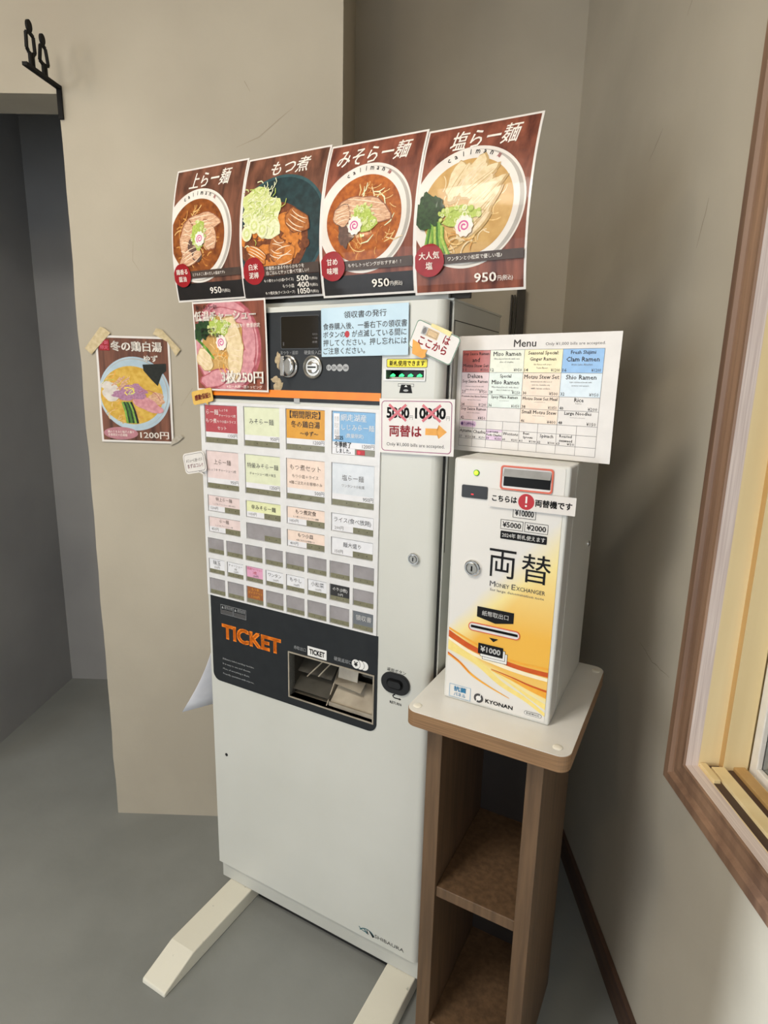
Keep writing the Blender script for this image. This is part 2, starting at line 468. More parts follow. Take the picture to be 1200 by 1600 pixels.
loop(b, [(.0755, X + .041), (.0885, X + .041)], TANW)
loop(b, [(.0885, X + .041), (.0885, X + .085), (.080, X + .085), (.080, X + .115)], CREAMW)
a = Art(b, lambda x, z, h: (x - XR, -.0005 - h, z - .766))
for xj, zj in ((.5745, 1.243), (.5755, .872)): a.ell(xj, zj, .0016, .0028, 3, MDARK, 12)
struct(b.build('jamb_lining', win, label='pale cream wooden jamb lining'))
# sill: groove, rails and a small stop block
b = MB()
b.box(.006, .087, -1.50, -.0015, .001, .0022, BASEB)
b.box(.021, .044, -1.50, -.0135, .001, .0085, CREAMW)
b.box(.060, .080, -1.50, -.0145, .001, .0095, TANW)
b.box(.006, .0175, -.052, -.0025, .001, .0080, CREAMW)
struct(b.build('sill_track', win, bevel=.0012))
b = MB()
b.box(.088, .110, -.033, -.0135, .001, 1.53, WHITEP)
b.box(.088, .110, -1.46, -1.42, .012, 1.53, WHITEP)
b.box(.088, .110, -1.42, -.033, .001, .020, WHITEP)
b.box(.088, .110, -1.42, -.052, 1.48, 1.53, WHITEP)
struct(b.build('sash', win, bevel=.002, label='white painted sash'))
g = bpy.data.materials.new('window_glass'); g.use_nodes = True
gb = g.node_tree.nodes['Principled BSDF']; gb.inputs['Transmission Weight'].default_value = 1.0; gb.inputs['Roughness'].default_value = 0.0
gb.inputs['IOR'].default_value = 1.45; gb.inputs['Base Color'].default_value = (.9, .93, .93, 1)
struct(box('pane',   .097, .101, -1.42, -.033, .020, 1.48, g, win))
struct(box('sun_blocker_slab', -5.6, -4.12, -6.5, 0.2, 2.33, 2.42, CEIL))  # unseen slab added to keep the sun out of the left window
struct(box('wall_outside', .80, .85, -1.2, 1.5, -.1, 2.8, DARKOUT))

# ================================================================== TICKET MACHINE
TM = empty('ticket_machine', M0, (0, 0, AL))
tag(TM, 'tall white ticket vending machine with rows of menu buttons', 'ticket machine')
DT, DB, DR = 1.5885, 0.094, 0.6255
# door with a hole for the tray; right edge rolled back
b = MB()
TRAY = [(0.258, 0.686), (0.491, 0.686), (0.491, 0.801), (0.258, 0.801)]
SLOT = [(0.505, 1.4435), (0.5875, 1.4435), (0.5875, 1.4608), (0.505, 1.4608)]
b.prism([(0, DB), (0.609, DB), (0.609, DT), (0, DT)], front(0), -0.020, 0.0, MWHITE, holes=[TRAY, SLOT])
R = 0.0165; n = 8
arc = [(0.609 + R * math.sin(math.pi / 2 * k / n), -(R * math.cos(math.pi / 2 * k / n) - R)) for k in range(n + 1)] + [(0.6255, 0.0205)]
vs = [(x, y, z) for z in (DB, DT) for x, y in arc]; k = len(arc)
b.add(vs, [(i, i + 1, k + i + 1, k + i) for i in range(k - 1)], MWHITE, True)
for z, fl in ((0, 1), (k, 0)):
    cap = [(x, y, (DB, DT)[0 if z == 0 else 1]) for x, y in arc] + [(0.609, 0.0205, (DB, DT)[0 if z == 0 else 1])]
    b.add(cap, [tuple(range(len(cap)))[::(-1 if fl else 1)]], MWHITE)
b.build('door', TM)
b = MB()
b.box(0.0, 0.003, 0.025, 0.30, 0.094, 1.588, MGREY); b.box(0.629, 0.632, 0.025, 0.30, 0.094, 1.588, MGREY); b.box(0.003, 0.629, 0.297, 0.30, 0.094, 1.588, MGREY); b.box(0.003, 0.629, 0.025, 0.297, 1.584, 1.588, MGREY); b.box(0.003, 0.629, 0.025, 0.297, 0.094, 0.098, MGREY)
cab = b.build('cabinet', TM, bevel=0.0008)
b = MB(); b.box(0.004, 0.012, 0.0195, 0.026, 0.096, 1.586, MDARK); b.box(0.612, 0.628, 0.0195, 0.026, 0.096, 1.586, MDARK); b.box(0.012, 0.612, 0.0195, 0.026, 1.574, 1.586, MDARK); b.box(0.012, 0.612, 0.0195, 0.026, 0.096, 0.108, MDARK); b.build('door_gasket', TM)
b = MB(); b.box(-.001, 0.633, 0.020, 0.305, 1.588, 1.592, MGREY); b.box(0.632, 0.6325, 0.03, 0.295, 1.553, 1.5545, MDARK); b.box(0.632, 0.6325, 0.03, 0.032, 1.10, 1.553, MDARK)
b.build('top_panel', TM)
b = MB()
b.box(0.004, 0.632, 0.008, 0.30, 0.042, 0.0935, MPLINTH)
b.build('plinth', TM, bevel=0.0015)
box('plinth_shade_strip', 0.112, 0.537, 0.035, 0.045, 0.0, 0.042, MDARK, TM)  # added dark strip standing in for the shadow beneath the plinth
def foot(u0, u1):
    b = MB()
    prof = [(0.27, 0), (0.27, .041), (-0.205, .041), (-0.297, .012), (-0.299, 0)]
    n = len(prof)
    b.add([(u, y, z) for u in (u0, u1) for y, z in prof],
          [tuple(range(n)), tuple(range(n, 2 * n))[::-1]] + [(i, n + i, n + (i + 1) % n, (i + 1) % n) for i in range(n)], FOOTW)
    return b.build('foot', TM, bevel=0.003)
foot(.031, .1085); foot(.540, .617)

# upper black panel
b = MB(); a = Art(b, front(0.0014))
b.prism([(0.0025, 1.3915), (0.4945, 1.3915), (0.4945, 1.578), (0.0025, 1.578)], front(0), 0.0, 0.0014, BLACKP)
a.text('おつり・返却', 0.245, 1.4905, 0.291, 1.4985, 2, PRG, .01, res=1)
a.text('硬貨投入口', 0.3075, 1.4905, 0.351, 1.4990, 2, PRG, .01, res=1)
a.blob(.2385, 1.4775, .0085, .016, 2, TAPEB, 5, .35); a.blob(.246, 1.470, .006, .012, 3, TAPEB, 8, .35)
a.blob(.232, 1.437, .013, .0075, 2, TAPEB, 11, .3); a.blob(.236, 1.423, .014, .010, 3, TAPEB, 15, .3, n=9)
a.rect(.280, 1.389, .295, 1.399, 6, PRG)
b.build('upper_panel', TM, label='charcoal upper panel')
box('orange_stripe', 0.0025, 0.4945, -0.0019, -0.0013, 1.3995, 1.4155, ORANGE, TM, label='orange stripe')
# display
b = MB(); a = Art(b, front(0.0040))
b.prism(rrpts(.2468, 1.502, .3465, 1.5695, .004), front(0), 0.0012, 0.0030, SCREENBZ)
b.prism(rrpts(.2490, 1.5035, .3455, 1.5682, .003), front(0), 0.0030, 0.0040, SCREEN)
a.text('¥', .2535, 1.508, .2570, 1.5165, 1, PRMG, res=1)
for i, t in enumerate(('販売中', 'つり銭', '枚数')): a.text(t, .3305, 1.529 - .0078 * i, .343, 1.5335 - .0078 * i, 1, PRMG, res=1)
b.build('display', TM, label='dark display screen')
# change lever
b = MB(); m = front(0)
cx, cy = .2675, 1.4660
b.lathe([(.0245, .001), (.0245, .004), (.0225, .007), (.0, .009)][:3], m, CHROME, 32, cx, cy)
b.lathe([(.0205, .007), (.0200, .012), (.0170, .015)], m, CHROME, 32, cx, cy)
b.box(cx - .0050, cx + .0050, -.027, -.012, cy - .0205, cy + .0205, CHROME)
b.build('return_lever', TM, bevel=.0012, label='chrome twist knob')
# coin slot
b = MB(); cx, cy = .3304, 1.4648
b.lathe([(.0238, .001), (.0238, .005), (.0215, .0065), (.0185, .004), (.0180, .0025)], m, STEEL, 36, cx, cy)
b.lathe([(.0135, .0025), (.0130, .0060), (.0115, .0065)], m, CHROME, 32, cx, cy)
b.box(cx - .0135, cx + .0135, -.0072, -.004, cy - .0055, cy + .0045, STEEL)
b.box(cx - .0105, cx + .0105, -.0076, -.004, cy - .0018, cy + .0014, BLACKG)
b.build('coin_slot', TM, label='round steel coin slot')
b = MB(); a = Art(b, front(.0014))
for x, t in ((.3700, '10'), (.3827, '50'), (.3968, '100'), (.4112, '500')):
    r = .0062 if t == '10' else (.0068 if t == '50' else .0074)
    a.ell(x, 1.4642, r, r, 2, PRG, 24); a.text(t, x - r * .62, 1.4612, x + r * .62, 1.4672, 4, PRDG, .02, res=1)
b.build('coin_marks', TM, label='round grey coin value marks')
# bill slot
b = MB()
b.box(.503, .5895, .034, .036, 1.44, 1.464, BLACKG)
b.box(.5050, .5875, .0, .034, 1.4608, 1.463, BLACKG); b.box(.5050, .5875, 0, .034, 1.4415, 1.4435, BEZEL)
b.box(.5030, .5050, 0, .034, 1.4415, 1.463, BLACKG); b.box(.5875, .5895, 0, .034, 1.4415, 1.463, BLACKG)
b.box(.506, .5865, .010, .034, 1.4435, 1.4475, TRAYM)
fr = [(.4995, 1.4405), (.5905, 1.4405), (.5905, 1.4625), (.4995, 1.4625)]
b.prism(fr, front(0), 0, .0022, BEZEL, holes=[SLOT])
s_ = b.build('bill_slot', TM, label='bill slot with green lamps')
b = MB()
for i in range(4):
    x = .5135 + i * .0195
    b.prism([(x - .006, 1.4485), (x + .004, 1.4485), (x + .006, 1.4512), (x + .001, 1.4545), (x - .004, 1.4520)], front(-.012), 0, .0015, GREENLED)
b.build('green_lamp', s_)
# graphics printed on the white door
b = MB(); a = Art(b, front(0))
a.rr(.505, 1.4652, .5935, 1.4822, .003, 1, PRDG); a.rr(.5062, 1.4664, .5923, 1.4810, .0025, 2, PRY)
a.text('新札使用できます', .5115, 1.4685, .5875, 1.4790, 3, PRK, .025)
b.build('yellow_sticker', TM, label='yellow sticker above the bill slot')
b = MB(); a = Art(b, front(0))
a.frame(.5315, 1.4295, .5663, 1.4352, .0008, 1, PRDG)
a.poly([(.5345, 1.4172), (.5632, 1.4172), (.5592, 1.4332), (.5385, 1.4332)], 2, PRK)
a.poly([(.5455, 1.4290), (.5525, 1.4290), (.5490, 1.4328)], 3, PRW); a.ell(.549, 1.4222, .0055, .0022, 3, PRG, 16)
b.build('banknote_symbol', TM, label='black banknote symbol')
b = MB(); a = Art(b, front(0))
a.text('返却ボタン', .5235, .8238, .5700, .8318, 1, PRK, .02)
b.build('return_lettering', TM, label='black lettering above the return button')
b = MB(); a = Art(b, front(0))
a.arc(.5455, .7675, .0055, 1.6, 5.2, .0028, 1, PRK, ry=.0040); a.ribbon([(.5465, .7637), (.5560, .7637)], .0028, 1, PRK)
a.poly([(.5555, .7605), (.5605, .7637), (.5555, .7669)], 1, PRK)
a.text('RETURN', .5325, .7480, .5610, .7545, 1, PRK, .03, res=1)
b.build('return_marking', TM, label='black return lettering and arrow')
b = MB(); a = Art(b, front(0))
TEAL = pm('teal_logo', '2f5f68', rough=.4)
a.arc(.4865, .0975, .024, .55, 2.55, .0028, 1, TEAL, ry=.0235); a.arc(.4800, .1300, .020, 3.75, 5.2, .0024, 1, TEAL, ry=.0190)
a.ribbon([(.4790, .1180), (.4875, .1085)], .0034, 2, TEAL); a.ribbon([(.4860, .1185), (.4905, .1075)], .0026, 2, PRK); a.ribbon([(.4935, .1195), (.5055, .1070)], [.002, .0065], 2, PRK)
a.text('SHIBAURA', .5085, .1085, .5885, .1185, 1, PRDG, .008)
b.build('maker_logo', TM, label='dark maker logo')
# button panel
b = MB()
y0, y1 = -.0036, 0.0
colL = [(.0150, .1178), (.1368, .2405), (.2575, .3615), (.3785, .4845)]
rowsL = [(1.2865, 1.3770), (1.1755, 1.2685), (1.1180, 1.1590), (1.0650, 1.1050)]
colS = [(.0100 + .06085 * i, .0625 + .06085 * i) for i in range(8)]
rowsS = [(1.0100, 1.0500), (.9575, .9965), (.9025, .9455)]
b.prism([(.0022, .8985), (.4965, .8985), (.4965, 1.3835), (.0022, 1.3835)], front(0), 0, .0003, BEZEL)
ybars = [1.3835] + [v for r in rowsL for v in (r[1], r[0])] + [v for r in rowsS for v in (r[1], r[0])] + [.8985]
for i in range(0, len(ybars), 2): b.box(.0022, .4965, y0, y1, ybars[i + 1], ybars[i], BEZEL)
for cols, rows in ((colL, rowsL), (colS, rowsS)):
    xb = [.0022] + [v for c in cols for v in c] + [.4965]
    for r in rows:
        for i in range(0, len(xb), 2): b.box(xb[i], xb[i + 1], y0, y1, r[0], r[1], BEZEL)
BP = b.build('button_panel', TM, label='white bezel with menu buttons')
pal = {k: pm('button_card_' + k, *v, scale=60, rough=.4, coat=.25) for k, v in dict(
    red=('b14a52', 'a8434b'), green=('dbe0c2', 'd4d9ba'), amber=('d79a28', 'cf9224'), blue=('6ea5d0', '669cc8'), pink=('e2cfcd', 'dac7c5'), peach=('ecd7c9', 'e5cfc1'),
    ice=('d3d8de', 'cbd1d8'), lime=('e0e3b4', 'd8dbab'), white=('e3e4e8', 'dcdde2'), rose=('dca3c0', 'd59bb9'), black=('1d1c1c', '232222'), brown=('9a5b2c', '8f5226'), slate=('6b7076', '63686e')).items()}
WPR = pm('white_card', 'e2e2e6', rough=.4, coat=.25)
def button(c, r, kind, card=None, lines=(), price=None, ink=None, label=None):
    x0, x1 = c; z0, z1 = r
    x0 += .0014; x1 -= .0014; z0 += .001; z1 -= .0012
    W_, H_ = x1 - x0, z1 - z0
    b = MB(); m = front(.0016); a = Art(b, m)
    b.prism(rrpts(x0, z0, x1, z1, .002, 3), front(0), .0003, .0016, BTNGREY)
    if kind == 'big':
        a.rect(x0, z0, x1, z0 + .0125, 1, OLIVE)
        for k in (.36, .64): a.ell(x0 + W_ * k, z0 + .0068, .0013, .0013, 2, LENS, 10)
        pz = z0 + .0128
    elif kind == 'half':
        a.rect(x0 + W_ * .52, z0, x1, z0 + .0135, 1, OLIVE)
        for k in (.66, .86): a.ell(x0 + W_ * k, z0 + .007, .0013, .0013, 2, LENS, 10)
        pz = z0 + .0135
    else:
        a.rect(x0, z0, x1, z0 + .0105, 1, OLIVE)
        for k in (.34, .68): a.ell(x0 + W_ * k, z0 + .0055, .0011, .0011, 2, LENS, 10)
        pz = z0 + .0105
    if card:
        if kind == 'half':
            a.rect(x0, z0 + .001, x0 + W_ * .52, pz, 1, WPR); a.rect(x0, pz, x1, z1, 1, pal[card])
            if price: a.text(price, x0 + .006, z0 + .0035, x0 + .030, z0 + .0115, 3, PRDG, res=1, align='c')
        elif kind == 'big':
            a.rect(x0, pz, x1, pz + .0125, 1, WPR); a.rect(x0, pz + .0125, x1, z1, 1, pal[card])
            if price: a.text(price, x0 + W_ * .55, pz + .0018, x1 - .0012, pz + .0108, 3, PRDG, .0, align='r')
        else:
            a.rect(x0, pz, x1, z1, 1, pal[card])
    for (t, fx0, fy0, fx1, fy1, mt, bold) in lines:
        a.text(t, x0 + W_ * fx0, z0 + H_ * fy0, x0 + W_ * fx1, z0 + H_ * fy1, 4, mt, bold, res=1, align='c')
    return b, a, (x0, z0, W_, H_), label
def fin(t): 
    o = t[0].build('button', BP)
    if t[3]: o['label'] = t[3]
K, G, Wt, Rd = PRDG, PRMG, PRW, PRR
CJ = pm('printed_brown_ink', '5a4a40', rough=.5)
L0 = rowsL[0]
fin(button(colL[0], L0, 'big', 'red', [('らー麺', .04, .72, .42, .92, Wt, .0), ('しょうゆ', .46, .84, .72, .92, Wt, 0), ('チャーシュー2枚', .44, .70, .96, .78, Wt, 0), ('もつ煮', .02, .50, .36, .68, Wt, 0),
   ('もつ小皿＋ライス', .38, .54, .96, .62, Wt, 0), ('セット', .38, .33, .66, .48, Wt, 0)], '1350円', label='red button card'))
fin(button(colL[1], L0, 'big', 'green', [('みそらー麺', .14, .52, .84, .76, K, .0)], '950円', label='pale green button card'))
fin(button(colL[2], L0, 'big', 'amber', [('【期間限定】', .06, .78, .92, .97, CJ, .02), ('冬の鶏白湯', .12, .54, .88, .74, CJ, .02), ('～ゆず～', .36, .34, .84, .50, CJ, .02)], '1200円', label='amber button card for the seasonal ramen'))
t = button(colL[3], L0, 'big', 'blue', [('網走湖産', .20, .78, .80, .95, Wt, 0), ('しじみらー麺', .22, .54, .98, .74, Wt, 0), ('(数量限定)', .32, .38, .74, .50, Wt, 0)], '1200円', label='blue button card with a pasted handwritten note')
a, (x0, z0, W_, H_) = t[1], t[2]
a.rect(x0 + .003, z0 + .030, x0 + .018, z0 + H_ - .004, 5, WPR); a.text('冬季\n限定\n商品', x0 + .005, z0 + .040, x0 + .016, z0 + H_ - .010, 6, PRG, res=1)
a.rect(x0, z0 + .0, x0 + .056, z0 + .0125, 4, WPR)
a.text('2025', x0 + .007, z0 + .030, x0 + .027, z0 + .038, 7, PRK, .02); a.text('今季終了', x0 + .005, z0 + .0135, x0 + .047, z0 + .0265, 7, PRK, .02); a.text('しました。', x0 + .010, z0 + .002, x0 + .046, z0 + .0115, 7, PRK, .02)
a.rect(x0 + .060, z0 + .001, x0 + .080, z0 + .011, 5, PRR); a.ell(x0 + .066, z0 + .006, .0025, .0025, 6, REDLED, 12)
fin(t)
L1 = rowsL[1]
fin(button(colL[0], L1, 'big', 'pink', [('上らー麺', .22, .62, .76, .82, CJ, 0), ('しょうゆ チャーシュー2枚', .06, .46, .92, .55, G, 0)], '950円', label='pale pink button card'))
fin(button(colL[1], L1, 'big', 'green', [('特級みそらー麺', .05, .64, .95, .82, K, 0), ('チャーシュー3枚＋味玉', .12, .48, .88, .57, K, 0)], '1250円', label='pale green button card'))
fin(button(colL[2], L1, 'big', 'peach', [('もつ煮セット', .08, .70, .90, .90, CJ, 0), ('もつ小皿＋ライス', .14, .53, .84, .64, CJ, 0), ('※麺ご注文のお客様のみ', .06, .38, .94, .47, CJ, 0)], '500円', label='peach button card'))
fin(button(colL[3], L1, 'big', 'ice', [('塩らー麺', .24, .58, .76, .77, G, 0), ('ワンタン＋小松菜', .24, .44, .78, .53, G, 0)], '950円', label='pale grey button card'))
L2 = rowsL[2]
fin(button(colL[0], L2, 'half', 'pink', [('特上らー麺', .24, .66, .76, .94, CJ, 0), ('しょうゆ チャーシュー3枚＋味玉', .05, .42, .95, .54, G, 0)], '1200円', label='pale pink button card'))
fin(button(colL[1], L2, 'half', 'lime', [('辛みそらー麺', .14, .48, .86, .82, K, .01)], '1050円', label='yellow green button card'))
fin(button(colL[2], L2, 'half', 'peach', [('もつ煮定食', .22, .62, .78, .92, CJ, .01), ('もつ煮＋ライス＋スープ＋漬物', .12, .40, .88, .52, G, 0)], '1050円', label='peach button card'))
fin(button(colL[3], L2, 'half', 'white', [('ライス(食べ放題)', .05, .46, .95, .84, K, 0)], '200円', label='white button card'))
L3 = rowsL[3]
fin(button(colL[0], L3, 'half', 'pink', [('らー麺', .34, .66, .64, .92, CJ, 0), ('しょうゆ チャーシュー1枚', .06, .42, .90, .54, G, 0)], '850円', label='pale pink button card'))
fin(button(colL[1], L3, 'half'))
fin(button(colL[2], L3, 'half', 'peach', [('もつ小皿', .28, .62, .70, .92, CJ, .01), ('※麺ご注文のお客様のみ', .18, .40, .80, .52, G, 0)], '400円', label='peach button card'))
fin(button(colL[3], L3, 'half', 'white', [('麺大盛り', .28, .50, .72, .82, K, 0)], '150円', label='white button card'))
small = {(1, 0): ('white', [('味玉', .2, .60, .8, .92, K, .0), ('150円', .28, .34, .72, .52, G, 0)]),
         (1, 1): ('white', [('チャーシュー', .06, .70, .94, .90, K, 0), ('2枚', .36, .50, .64, .66, G, 0), ('250円', .30, .32, .74, .46, G, 0)]),
         (1, 2): ('rose', [('低温チャーシュー', .04, .78, .96, .94, Rd, 0), ('3枚', .3, .52, .7, .74, Rd, 0), ('250円', .30, .32, .80, .48, K, 0)]),
         (1, 3): ('white', [('ワンタン', .10, .62, .90, .86, K, 0), ('200円', .34, .34, .78, .50, G, 0)]),
         (1, 4): ('white', [('もやし', .16, .60, .86, .88, K, 0), ('100円', .34, .34, .78, .50, G, 0)]),
         (1, 5): ('white', [('小松菜', .14, .60, .88, .90, K, 0), ('100円', .34, .34, .78, .50, G, 0)]),
         (1, 6): ('black', [('のり(3枚)', .08, .58, .94, .86, Wt, 0), ('50円', .34, .34, .72, .50, Wt, 0)]),
         (2, 2): ('brown', [('もつ煮', .22, .78, .80, .96, PRO, 0), ('テイクアウト', .08, .54, .94, .74, PRO, 0), ('1,000円', .20, .32, .84, .50, PRO, 0)]),
         (2, 7): ('slate', [('領収書', .12, .48, .92, .86, Wt, .01)])}
for j in range(3):
    for i in range(8):
        c, l = small.get((j, i), (None, ()))
        lab = {'black': 'black button card', 'rose': 'pink button card', 'brown': 'brown takeaway button card', 'slate': 'dark grey receipt button card', 'white': 'small white button card'}.get(c)
        fin(button(colS[i], rowsS[j], 'small', c, l, label=lab))
# lower black panel
b = MB(); a = Art(b, front(.0014))
b.prism(rrpts(.0085, .6635, .5005, .8972, .022, 8, corners=(1, 0, 0, 1)), front(0), 0, .0014, BLACKP, holes=[TRAY])
a.text('TICKET', .0440, .7865, .2340, .8275, 1, ORANGE, .045, res=3)
a.frame(.0425, .8535, .0835, .8785, .0007, 1, PRG); a.frame(.0850, .8535, .1260, .8785, .0007, 1, PRG)
for x in (.044, .0865):
    a.poly([(x + .002, .8685), (x + .008, .8685), (x + .005, .8755)], 1, PRG); a.text('硬貨紙幣', x + .011, .8675, x + .037, .8765, 1, PRG, .01, res=1)
    for k in range(3): a.rect(x + .001, .8560 + k * .0034, x + .038, .8575 + k * .0034, 1, PRMG)
for i, t_ in enumerate(('Shibaura ticket vending machine', 'It is easy to use and choose.', 'Menu of everything is there.', 'Friendly operation with anyone.')):
    a.text(t_, .0430, .7265 - .0140 * i, (.147, .136, .132, .146)[i], .7325 - .0140 * i, 1, PRG, res=1)
a.text('券取出口', .2725, .8130, .3075, .8225, 1, PRG, .015, res=1)
a.rect(.3125, .8065, .3660, .8305, 1, PRW); a.text('TICKET', .3175, .8115, .3610, .8250, 3, PRK, .04)
a.text('硬貨返却口', .3865, .8130, .4345, .8230, 1, PRG, .015, res=1)
for k in (2, 1, 0):
    a.ell(.4455 + .0105 * k, .8190, .0118, .0118, 1 + (2 - k) * 2, BLACKP, 28); a.ell(.4455 + .0105 * k, .8190, .0108, .0108, 2 + (2 - k) * 2, PRW, 28)
a.text('¥', .4405, .8130, .4505, .8250, 8, PRK, .03)
b.build('lower_panel', TM, label='charcoal lower panel')
b = MB()
b.prism([(.2555, .6835), (.4935, .6835), (.4935, .8035), (.2555, .8035)], front(0), .0012, .0030, TRAYM, holes=[[(p[0] + (.0008 if p[0] < .4 else -.0008), p[1] + (.0008 if p[1] < .75 else -.0008)) for p in TRAY]])
x0, x1, z0, z1 = .258, .491, .686, .801
b.box(x0 - .002, x0, 0, .090, z0 - .002, z1 + .002, TRAYD); b.box(x1, x1 + .002, 0, .090, z0 - .002, z1 + .002, TRAYD)
b.box(x0, x1, 0, .090, z1, z1 + .002, TRAYD); b.box(x0, x1, 0, .090, z0 - .002, z0, TRAYM); b.box(x0, x1, .088, .090, z0, z1, TRAYD)
tray = b.build('ticket_tray', TM, label='recessed ticket and coin tray')
b = MB()
def quad(P, mat, t=.002):
    n = (Vector(P[1]) - Vector(P[0])).cross(Vector(P[2]) - Vector(P[0])).normalized() * t
    Q = [tuple(Vector(p) + n) for p in P]
    b.add(list(P) + Q, [(3, 2, 1, 0), (4, 5, 6, 7), (0, 1, 5, 4), (1, 2, 6, 5), (2, 3, 7, 6), (3, 0, 4, 7)], mat)
quad([(.362, .006, .687), (.362, .060, .760), (.362, .086, .760), (.362, .086, .687)], TRAYM)
quad([(.262, .030, .740), (.360, .030, .740), (.360, .060, .764), (.262, .060, .764)], TRAYD)
quad([(.258, .012, .700), (.362, .012, .700), (.362, .080, .740), (.258, .080, .740)], TRAYD)
b.build('ticket_flap', tray)
b = MB()
quad([(.366, .050, .742), (.420, .050, .742), (.420, .060, .795), (.366, .060, .795)], TRAYM)
quad([(.366, .030, .735), (.440, .030, .728), (.440, .055, .742), (.366, .055, .742)], TRAYM)
quad([(.366, .012, .690), (.489, .012, .690), (.489, .070, .735), (.366, .070, .735)], TRAYM)
b.box(.425, .489, .062, .070, .755, .785, TRAYD); b.box(.366, .489, .008, .012, .688, .698, TRAYM)
b.build('coin_chute', tray)
b = MB()
b.tube([(.330, .018, .748), (.368, .030, .796)], .0018, TRAYM, 6); b.tube([(.300, .014, .742), (.345, .028, .794)], .0018, TRAYM, 6)
b.build('tray_guide_rod', tray)
# return button
b = MB(); m = front(0)
P = lambda hw, hh: rrpts(.5463 - hw, .7995 - hh, .5463 + hw, .7995 + hh, hh * .999, 10)
b.prism(P(.0345, .0240), m, 0, .0045, BLACKPL); b.prism(P(.0330, .0225), m, .0045, .0055, BLACKPL)
b.prism(P(.0205, .0120), m, .0050, .0058, BLACKG); b.prism(P(.0160, .0075), m, .0055, .0105, BLACKPL)
b.build('return_button', TM, label='black oval return button')
def lock(name, parent, cx, cy, r, w0):
    b = MB(); m = front(w0)
    b.lathe([(r, 0), (r, .0050), (r * .90, .0064), (r * .74, .0064), (r * .70, .0040)], m, CHROME, 32, cx, cy)
    b.lathe([(r * .66, .0038), (r * .66, .0066), (r * .60, .0074)], m, STEEL, 24, cx, cy)
    b.box(cx - r * .09, cx + r * .09, -(w0 + .0078), -(w0 + .0060), cy - r * .34, cy + r * .30, BLACKG)
    return b.build(name, parent, label='chrome key lock')
lock('lock', TM, .5797, 1.0865, .0125, 0)
b = MB(); b.lathe([(.0045, 0), (.0045, .0008), (.0030, .001)], front(0), BLACKPL, 16, .0421, .4484); b.build('door_plug', TM, label='small black plug')

# ================================================================== SHEETS
WOODP = pm('poster_wood_print', '845440', '40251b', scale=55, rough=.45, coat=.14, spec=.25, stretch=(1.0, .06, 1), detail=5, lo=.3, hi=.72, dist=.4)
WOODR = pm('poster_red_wood_print', '94543f', '50261c', scale=55, rough=.45, coat=.14, spec=.25, stretch=(1.0, .06, 1), detail=5, lo=.3, hi=.72, dist=.4)
def pr(name, c1, c2, scale=160, **k): return pm('print_' + name, c1, c2, scale=scale, rough=.45, coat=.14, spec=.25, **k)
BOWL = pr('bowl_white', 'e4dfd8', 'd6d0c9', 12); BOWLS = pr('bowl_shade', 'b5afa8', 'a59f98', 12); BOWLB = pr('bowl_blue', 'b7cad6', 'a0b6c4', 20); BOWLT = pr('bowl_teal', '1f3a3f', '16292d', 60)
BOWLTL = pr('bowl_teal_edge', '35555a', '28454a', 60)
SOUPA = pr('soup_soy', '94531f', '6b330f', 70); SOUPM = pr('soup_miso', 'b4621f', '8c4312', 90); SOUPS = pr('soup_salt', 'c8a163', 'b68d4e', 40); SOUPW = pr('soup_chicken', 'd6b252', 'c39a34', 60)
NOOD1 = pr('noodle_a', 'd6a05a', 'bd8440'); NOOD2 = pr('noodle_b', 'e4c48a', 'd2ac6c'); NOOD3 = pr('noodle_c', 'c07a35', 'a8632a')
MEAT1 = pr('pork_slice', 'dcb695', 'b98a6c', 120, stretch=(1, 3, 1)); MEAT2 = pr('pork_rim', '9a6248', '7c4a35', 120); MEATF = pr('pork_fat', 'ecd9c2', 'dfc7ab', 100); MEATD = pr('pork_dark', '6a4f45', '54403a', 120)
HAM = pr('pink_ham', 'd49aa0', 'bf7f88', 90); HAM2 = pr('pink_ham_edge', 'b5606a', '9c4c56', 90)
SCAL1 = pr('scallion_pale', 'd2d898', 'bcc67c', 240); SCAL2 = pr('scallion_green', 'b6c765', '9bb04c', 240); SCALW = pr('scallion_white', 'dfe2c0', 'd0d4a8', 240)
GREEN1 = pr('greens_dark', '2b4a26', '1b331a', 150); GREEN2 = pr('greens_stem', '86b04a', '6a9638', 120); GREEN3 = pr('greens_mid', '4c7d33', '3b6728', 120)
NARU = pr('fish_cake_white', 'efe4dc', 'e8dad2', 100); NARUP = pr('fish_cake_pink', 'd0609a', 'c4558e', 100)
WONT = pr('wonton', 'e6d4b0', 'd4bd92', 90); WONT2 = pr('wonton_shade', 'c2a472', 'b39463', 90)
STEW1 = pr('stew_meat', 'b5713a', '8f5226', 110); STEW2 = pr('stew_orange', 'd08238', 'b56a28', 110); STEW3 = pr('stew_brown', '7c4424', '5e3019', 110)
BADGE = pr('badge_red', '9c121c', '8d0e16', 60); BAND = pr('caption_band', '4a3b33', '40332c', 40); BANDD = pr('dark_foot', '1d1817', '151110', 40)
TXTW = pr('text_white', 'f1ebe2', 'ece5dc', 60); TXTK = pr('text_black', '2a2422', '231e1c', 60); TXTP = pr('text_pink', 'd86f86', 'cc657c', 60)
PINKE = pr('pink_ellipse', 'b9808a', 'ac747e', 50); NORI = pr('seaweed', '1c2018', '12150f', 120); EGG = pr('egg_white', 'd9d4cd', 'c6beb8', 60); ONIONR = pr('red_onion', 'b183a0', '9a6c8a', 200)

